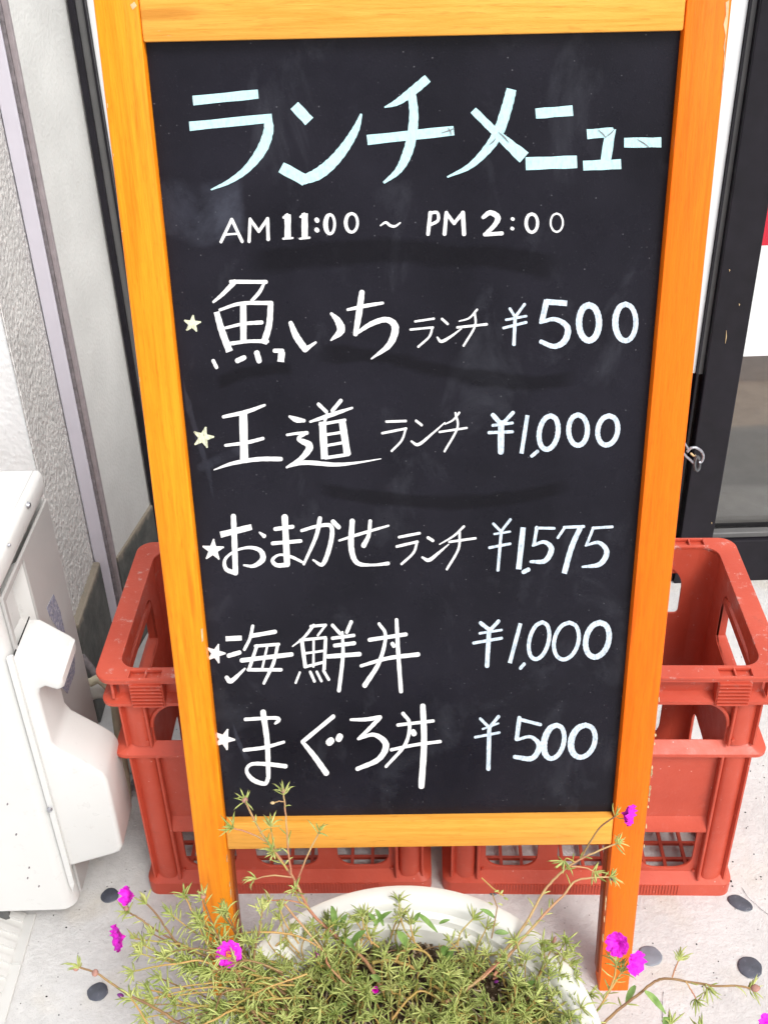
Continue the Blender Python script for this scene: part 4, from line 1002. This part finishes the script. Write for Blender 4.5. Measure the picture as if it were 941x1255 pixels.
# left trailing stems
lf = dict(step=.0048, L=(.011, .021))
stem([(350, 1290, .62), (290, 1275, .64), (223, 1255, .655), (205, 1244, .66), (182, 1231, .67), (162, 1221, .675), (141, 1208, .68), (119, 1193, .685), (96, 1185, .69)], M_stemB, .0018, .0010, start=.06, step=.0085, L=(.010, .018))
stem([(370, 1235, .68), (330, 1205, .70), (280, 1182, .715), (249, 1170, .72), (223, 1162, .725), (203, 1136.5, .735), (192.6, 1121, .74), (178, 1106, .745)], M_stemB, .0017, .0009, start=.03, **lf)
stem([(249, 1170, .72), (222, 1158, .725), (208, 1156, .725), (187, 1153, .725), (166, 1151, .728)], M_stemY, .0011, .0008, step=.009, tip=5)
stem([(240, 1168, .722), (212, 1152, .73), (188, 1138, .735), (172, 1126, .74), (157, 1118, .745)], M_stemB, .0012, .0009, **lf)
stem([(290, 1200, .70), (249, 1178, .705), (218, 1181, .70), (188, 1185, .70), (162, 1191, .70)], M_stemY, .0011, .0008, step=.011)
stem([(300, 1240, .67), (260, 1235, .675), (223, 1228, .68), (203, 1218, .685), (182, 1213, .69)], M_stemY, .0012, .0008, **lf)
stem([(300, 1215, .69), (268, 1180, .71), (254, 1157, .725), (244, 1136, .735), (233, 1111, .75), (226, 1097, .755)], M_stemY, .0013, .0008, **lf)
stem([(310, 1215, .69), (285, 1180, .71), (268, 1150, .725), (256, 1121, .745), (249, 1099, .755)], M_stemB, .0013, .0009, **lf)
s3 = stem([(345, 1275, .64), (310, 1240, .665), (296, 1205, .69), (284, 1176, .71)], M_stemB, .0014, .0011, step=.006, tip=8)
stem([(330, 1215, .69), (312, 1180, .71), (318, 1140, .73), (322, 1112, .745)], M_stemB, .0012, .0008, **lf)
stem([(345, 1260, .66), (300, 1235, .67), (262, 1250, .65), (235, 1262, .645)], M_stemY, .0013, .0009, **lf)
stem([(280, 1149, .735), (305, 1143, .74), (341, 1143, .745), (372, 1150, .745), (400, 1168, .735)], M_stemY, .0012, .0010, **lf)
stem([(349, 1108, .765), (372, 1136.5, .755), (397, 1167, .735), (402, 1182, .72), (423, 1205, .70), (446, 1218, .69)], M_stemP, .0012, .0012, start=.01, step=.008, tip=3)
stem([(200, 1290, .63), (185, 1262, .64), (172, 1240, .655), (160, 1222, .67)], M_stemY, .0011, .0009, **lf)
for k in range(40):
    x0 = rnd.uniform(300, 380); y0 = rnd.uniform(1190, 1290); x1 = rnd.uniform(165, 330); y1 = rnd.uniform(1115, 1260)
    yy = .665+(1250-y1)*.0006
    stem([(x0, y0, .67+(1250-y0)*.0004), ((x0+x1)/2+rnd.uniform(-12, 12), (y0+y1)/2-rnd.uniform(0, 18), .68+(1240-y1)*.0004), (x1, y1, yy)], rnd.choice([M_stemY, M_stemB, M_stemY]), .0011, .0007, **lf)
for k in range(22):     # shoots leaning out over the pot's right side
    x0 = rnd.uniform(590, 680); y0 = rnd.uniform(1215, 1290); x1 = rnd.uniform(615, 735); y1 = rnd.uniform(1150, 1262)
    stem([(x0, y0, .665+(1250-y0)*.0004), ((x0+x1)/2+rnd.uniform(-10, 10), (y0+y1)/2-rnd.uniform(0, 14), .69+(1240-y1)*.0004), (x1, y1, .675+(1250-y1)*.0006)], rnd.choice([M_stemY, M_stemB, M_stemY]), .0011, .0007, step=.0052, L=(.010, .019))
for k in range(16):     # loose shoots standing along the back of the pot
    x0 = rnd.uniform(330, 600); y0 = rnd.uniform(1150, 1185); x1 = x0+rnd.uniform(-30, 30); y1 = y0-rnd.uniform(18, 45)
    stem([(x0, y0, .745), ((x0+x1)/2+rnd.uniform(-6, 6), (y0+y1)/2, .755), (x1, y1, .765)], M_stemY, .0010, .0007, step=.0060, L=(.009, .016), tip=10)
# runners across the pot
rn = dict(step=.010, L=(.008, .014), tip=6)
stem([(456, 1180, .73), (474, 1177, .735), (497, 1182, .73), (520, 1195, .72), (531, 1208, .71), (549, 1218, .70), (567, 1233, .69), (600, 1262, .66)], M_stemY, .0019, .0015, **rn)
stem([(484, 1180, .73), (490, 1168, .74), (504, 1163, .745), (522, 1168, .74), (530, 1180, .73), (528, 1190, .72)], M_stemY, .0015, .0012, **rn)
stem([(552, 1180, .735), (570, 1174, .745), (592, 1171, .75), (623, 1170, .75), (659, 1175, .74), (685, 1181, .735)], M_stemY, .0012, .0008, **rn)
stem([(580, 1252, .67), (595, 1246, .675), (623, 1236, .68), (643, 1228, .69), (656, 1203, .705), (664, 1185, .72), (677, 1161, .735)], M_stemB, .0014, .0009, step=.007, tip=14)
stem([(604, 1200, .715), (620, 1191, .72), (637, 1181, .73)], M_stemP, .0011, .0009, **rn)
stem([(590, 1200, .70), (604, 1187, .71), (613, 1178, .72)], M_stemP, .0013, .0010, **rn)
stem([(480, 1250, .67), (500, 1225, .69), (520, 1215, .70), (560, 1240, .68)], M_stemY, .0014, .0010, **rn)
stem([(620, 1262, .66), (660, 1250, .665), (690, 1230, .68), (694, 1222, .69)], M_stemY, .0013, .0009, step=.006, tip=12)

# dense mat over the soil: short shoots standing and lying every way
stemsbm = bmesh.new()
def shoot(bm_leaf, base, dirv, L_, dens=.005, r_=.0010, tip=8):
    P = [base]; d = dirv.normalized(); k = 5
    for i in range(k):
        d = (d+Vector((rnd.uniform(-.35, .35), rnd.uniform(-.35, .35), rnd.uniform(-.15, .3)))).normalized(); P.append(P[-1]+d*L_/k)
    tube(stemsbm, [p-PL for p in P], [r_*(1-.08*i) for i in range(len(P))], 5)
    dress(bm_leaf, P, step=dens, L=(.010, .018), tip=tip)
for k in range(400):
    a = rnd.uniform(-.15*pi, 1.15*pi); r_ = (SR+.004)*math.sqrt(rnd.uniform(.02, 1))
    x, y = PC.x+r_*cos(a), PC.y+r_*sin(a)
    # leave bare soil showing at the back right
    if y > .735 and -.04 < x < .13 and rnd.random() < .75: continue
    if (x-.03)**2+(y-.66)**2 < .0016 and rnd.random() < .35: continue
    dv = Vector((cos(a)*rnd.uniform(-.3, .8)+rnd.uniform(-.5, .5), sin(a)*rnd.uniform(-.6, .5)+rnd.uniform(-.5, .5), rnd.uniform(.15, .9)))
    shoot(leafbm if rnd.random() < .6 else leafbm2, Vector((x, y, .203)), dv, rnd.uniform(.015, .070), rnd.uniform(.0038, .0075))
for k in range(46):     # spilling over the left side
    a = rnd.uniform(.72*pi, 1.05*pi); r_ = SR*rnd.uniform(.85, 1.1)
    shoot(leafbm, Vector((PC.x+r_*cos(a), PC.y+r_*sin(a), .215)), Vector((cos(a)*1.2, rnd.uniform(-.6, .5), rnd.uniform(0, .8))), rnd.uniform(.03, .07), .0055)
for k in range(26):     # and over the right
    a = rnd.uniform(-.1*pi, .2*pi); r_ = SR*rnd.uniform(.85, 1.1)
    shoot(leafbm, Vector((PC.x+r_*cos(a), PC.y+r_*sin(a), .215)), Vector((cos(a)*1.0, rnd.uniform(-.6, .5), rnd.uniform(.1, .9))), rnd.uniform(.02, .05), .0055)
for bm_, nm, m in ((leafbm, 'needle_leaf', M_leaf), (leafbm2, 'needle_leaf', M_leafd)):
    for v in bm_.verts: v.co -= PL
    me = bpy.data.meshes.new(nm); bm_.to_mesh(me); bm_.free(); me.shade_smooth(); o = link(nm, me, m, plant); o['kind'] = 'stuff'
me = bpy.data.meshes.new('short_stem'); stemsbm.to_mesh(me); stemsbm.free(); o = link('short_stem', me, M_stemY, plant); o['kind'] = 'stuff'

for k in range(60):
    a = rnd.uniform(0, pi); r_ = SR*math.sqrt(rnd.uniform(.02, 1)); p = Vector((PC.x+r_*cos(a), PC.y+r_*sin(a), .207+rnd.uniform(0, .012))); d = Vector((rnd.uniform(-1, 1), rnd.uniform(-1, 1), rnd.uniform(-.1, .25))).normalized(); L_ = rnd.uniform(.012, .045)
    bm = bmesh.new(); tube(bm, [p-PL, p-PL+d*L_*.5+Vector((0, 0, rnd.uniform(-.002, .005))), p-PL+d*L_], [.0009, .0008, .0004], 5)
    obj('dead_stem', bm, rnd.choice([M_stemB, M_dead, M_dead]), plant)
# broader blades of weeds among it
def blade(p, d, L_, w_):
    bm = bmesh.new(); d = d.normalized(); s = d.cross(Vector((0, -.5, 1))).normalized(); n_ = s.cross(d); rows = []
    for k in range(7):
        f = k/6; ww = w_*sin(pi*(f*.86+.10))**.9*.5; c_ = p+d*L_*f+Vector((0, 0, -1))*L_*.35*f*f
        rows.append((bm.verts.new(c_-s*ww), bm.verts.new(c_-n_*ww*.35), bm.verts.new(c_+s*ww)))
    for a, b in zip(rows, rows[1:]):
        bm.faces.new((a[0], a[1], b[1], b[0])); bm.faces.new((a[1], a[2], b[2], b[1]))
    for v in bm.verts: v.co -= PL
    me = bpy.data.meshes.new('broad_leaf'); bm.to_mesh(me); bm.free(); me.shade_smooth(); link('broad_leaf', me, M_wleaf, plant)
for (x, y, Yd), (x2, y2), w_ in [((412, 1140, .765), (406, 1098), .007), ((416, 1140, .765), (424, 1112), .006), ((430, 1158, .75), (446, 1132), .007), ((436, 1165, .745), (418, 1140), .006), ((458, 1135, .765), (478, 1108), .005),
                                ((462, 1134, .765), (452, 1112), .005), ((470, 1135, .765), (460, 1105), .005), ((500, 1162, .745), (488, 1132), .009), ((506, 1133, .765), (514, 1112), .005), ((512, 1120, .77), (534, 1134), .006),
                                ((538, 1132, .765), (550, 1124), .004), ((548, 1175, .74), (543, 1152), .009), ((548, 1178, .735), (555, 1160), .006), ((606, 1125, .77), (590, 1108), .005), ((606, 1143, .76), (622, 1140), .006),
                                ((790, 1215, .695), (815, 1232), .008), ((778, 1208, .70), (768, 1222), .007), ((820, 1262, .65), (815, 1240), .010), ((470, 1205, .71), (455, 1190), .007), ((425, 1230, .69), (402, 1245), .008), ((640, 1215, .70), (655, 1196), .006)]:
    p = at_y(x, y, Yd); q = at_y(x2, y2, Yd); blade(p, (q-p), (q-p).length*1.1, w_)
# dry straw
for pts in ([(590, 1076, .80), (604, 1089, .79), (617, 1098, .785)], [(603, 1095, .785), (609, 1112, .775), (606, 1130, .765), (602, 1150, .755)]):
    bm = bmesh.new(); tube(bm, [at_y(*p)-PL for p in pts], .0008, 5); obj('dry_straw', bm, M_stemY if pts[0][0] == 590 else M_stemB, plant)
    if pts[0][0] == 590:
        bm = bmesh.new()
        for x, y in ((606, 1093), (612, 1097), (617, 1100), (598, 1106), (610, 1107)):
            leaf(bm, at_y(x, y, .786)-PL, rdir(Vector((1, 0, .2)), .8), .007, .003)
        obj('seed_head', bm, M_leaf, plant)['kind'] = 'stuff'

def rotto(d): return d.to_track_quat('Z', 'Y').to_matrix()
def flower(px, py, Yd, size, face, openness=.9, center=False, npet=6, m=None):
    """petals round an axis 'face'; openness 0 closed .. 1 flat"""
    c_ = at_y(px, py, Yd); R3 = rotto(Vector(face).normalized())
    fe = tag(empty('flower', tuple(c_-PL))); fe.parent = plant
    for k in range(npet):
        a0 = 2*pi*k/npet+rnd.uniform(-.15, .15); bm = bmesh.new(); rows = []
        for i in range(6):
            f = i/5; th = radians(10+70*openness)*(.45+.55*f)
            rad = size*.5*f*(sin(th)+.04); hh = size*.5*f*cos(th)*1.15
            wd = (.12+.75*sin(pi*min(1, f*.60)))*size*.95*(.6+.4*openness)
            row = []
            for j in range(7):
                g = j/6-.5; ang = a0+g*wd/max(rad, size*.12)*1.0
                ruf = .075*size*f*sin(g*15+k*2.3+i*.8); notch = -.10*size*(1-abs(g)*4)*f**6 if abs(g) < .25 else 0
                edge = -.17*size*abs(2*g)**2.5*f
                rr = rad+notch*sin(th)+edge*sin(th); zz = hh+ruf+(notch+edge)*cos(th)
                row.append(bm.verts.new(c_-PL*1.0-(c_-PL)+R3 @ Vector((rr*cos(ang), rr*sin(ang), zz-size*.1))))
            rows.append(row)
        for a, b in zip(rows, rows[1:]):
            for j in range(6): bm.faces.new((a[j], a[j+1], b[j+1], b[j]))
        me = bpy.data.meshes.new('petal'); bm.to_mesh(me); bm.free(); me.shade_smooth(); link('petal', me, m or (M_petal if k % 2 else M_petal), fe)
    if center:
        bm = bmesh.new()
        for k in range(22):
            a = rnd.uniform(0, 2*pi); q = size*.10*math.sqrt(rnd.random()); p = R3 @ Vector((q*cos(a), q*sin(a), size*.12))
            bmesh.ops.create_icosphere(bm, subdivisions=1, radius=size*.026, matrix=T(*p))
        o = link('stamens', bpy.data.meshes.new('stamens'), M_stamen, fe); bm.to_mesh(o.data); bm.free(); o['kind'] = 'stuff'
def bud(px, py, Yd, a, b_, m, tilt=(0, 0, 1)):
    c_ = at_y(px, py, Yd); bm = bmesh.new(); bmesh.ops.create_icosphere(bm, subdivisions=2, radius=1); R3 = rotto(Vector(tilt).normalized())
    for v in bm.verts:
        k = 1-.35*max(0, v.co.z); v.co = R3 @ Vector((v.co.x*a*k, v.co.y*a*k, v.co.z*b_))
    o = obj('bud', bm, m, plant, 80); o.location = c_-PL
flower(163, 1098, .745, .033, (-.7, -.5, .7), .42, npet=5)
flower(151, 1148, .728, .037, (-1, -.55, .35), .62, npet=6)
flower(281, 1169, .712, .031, (-.1, -1, 1.0), .95, True, 5)
flower(764, 997, .812, .034, (.8, -.55, .2), .55, npet=6)
flower(758, 1157, .722, .033, (-.5, -.6, .7), .66, npet=5)
flower(774, 1178, .712, .035, (.6, -.8, .5), .62, npet=5)
flower(391, 1171, .730, .022, (-.6, -.5, .9), .10, npet=4, m=M_petal)
flower(459, 1213, .692, .021, (.1, -.6, .9), .15, npet=4, m=M_petal2)
flower(938, 1254, .665, .024, (.3, -.6, .8), .8, npet=6)
bud(224, 1191, .705, .0026, .0040, M_budp, (.4, -.3, .6)); bud(608, 1203, .71, .0018, .0034, M_budp, (.6, -.2, .6))
bud(300, 980, .822, .0036, .0034, M_bud); bud(347, 969, .825, .0020, .0042, M_bud); bud(334, 984, .822, .0018, .0026, M_raw, (-1, 0, 0)); stem([(349, 983, .822), (342, 982, .822), (336, 984, .822)], M_stemP, .0006, .0006, step=1, tip=0)
bud(117, 1192, .685, .0036, .0050, M_bud, (.3, 0, 1)); bud(148, 1220, .675, .0024, .0040, M_budp, (-.6, 0, .5)); bud(249, 1098, .755, .0034, .0038, M_bud); bud(155, 1113, .745, .003, .0036, M_bud)
bud(925, 1211, .70, .0044, .0056, M_bud, (1, 0, .1)); bud(679, 1152, .735, .0022, .0062, M_bud, (.2, 0, 1)); bud(694, 1183, .735, .0020, .0045, M_bud, (.8, 0, -.4)); bud(749, 1077, .79, .0020, .0032, M_budp, (1, 0, .2)); bud(93, 1187, .69, .0028, .0034, M_bud, (-1, 0, .2))
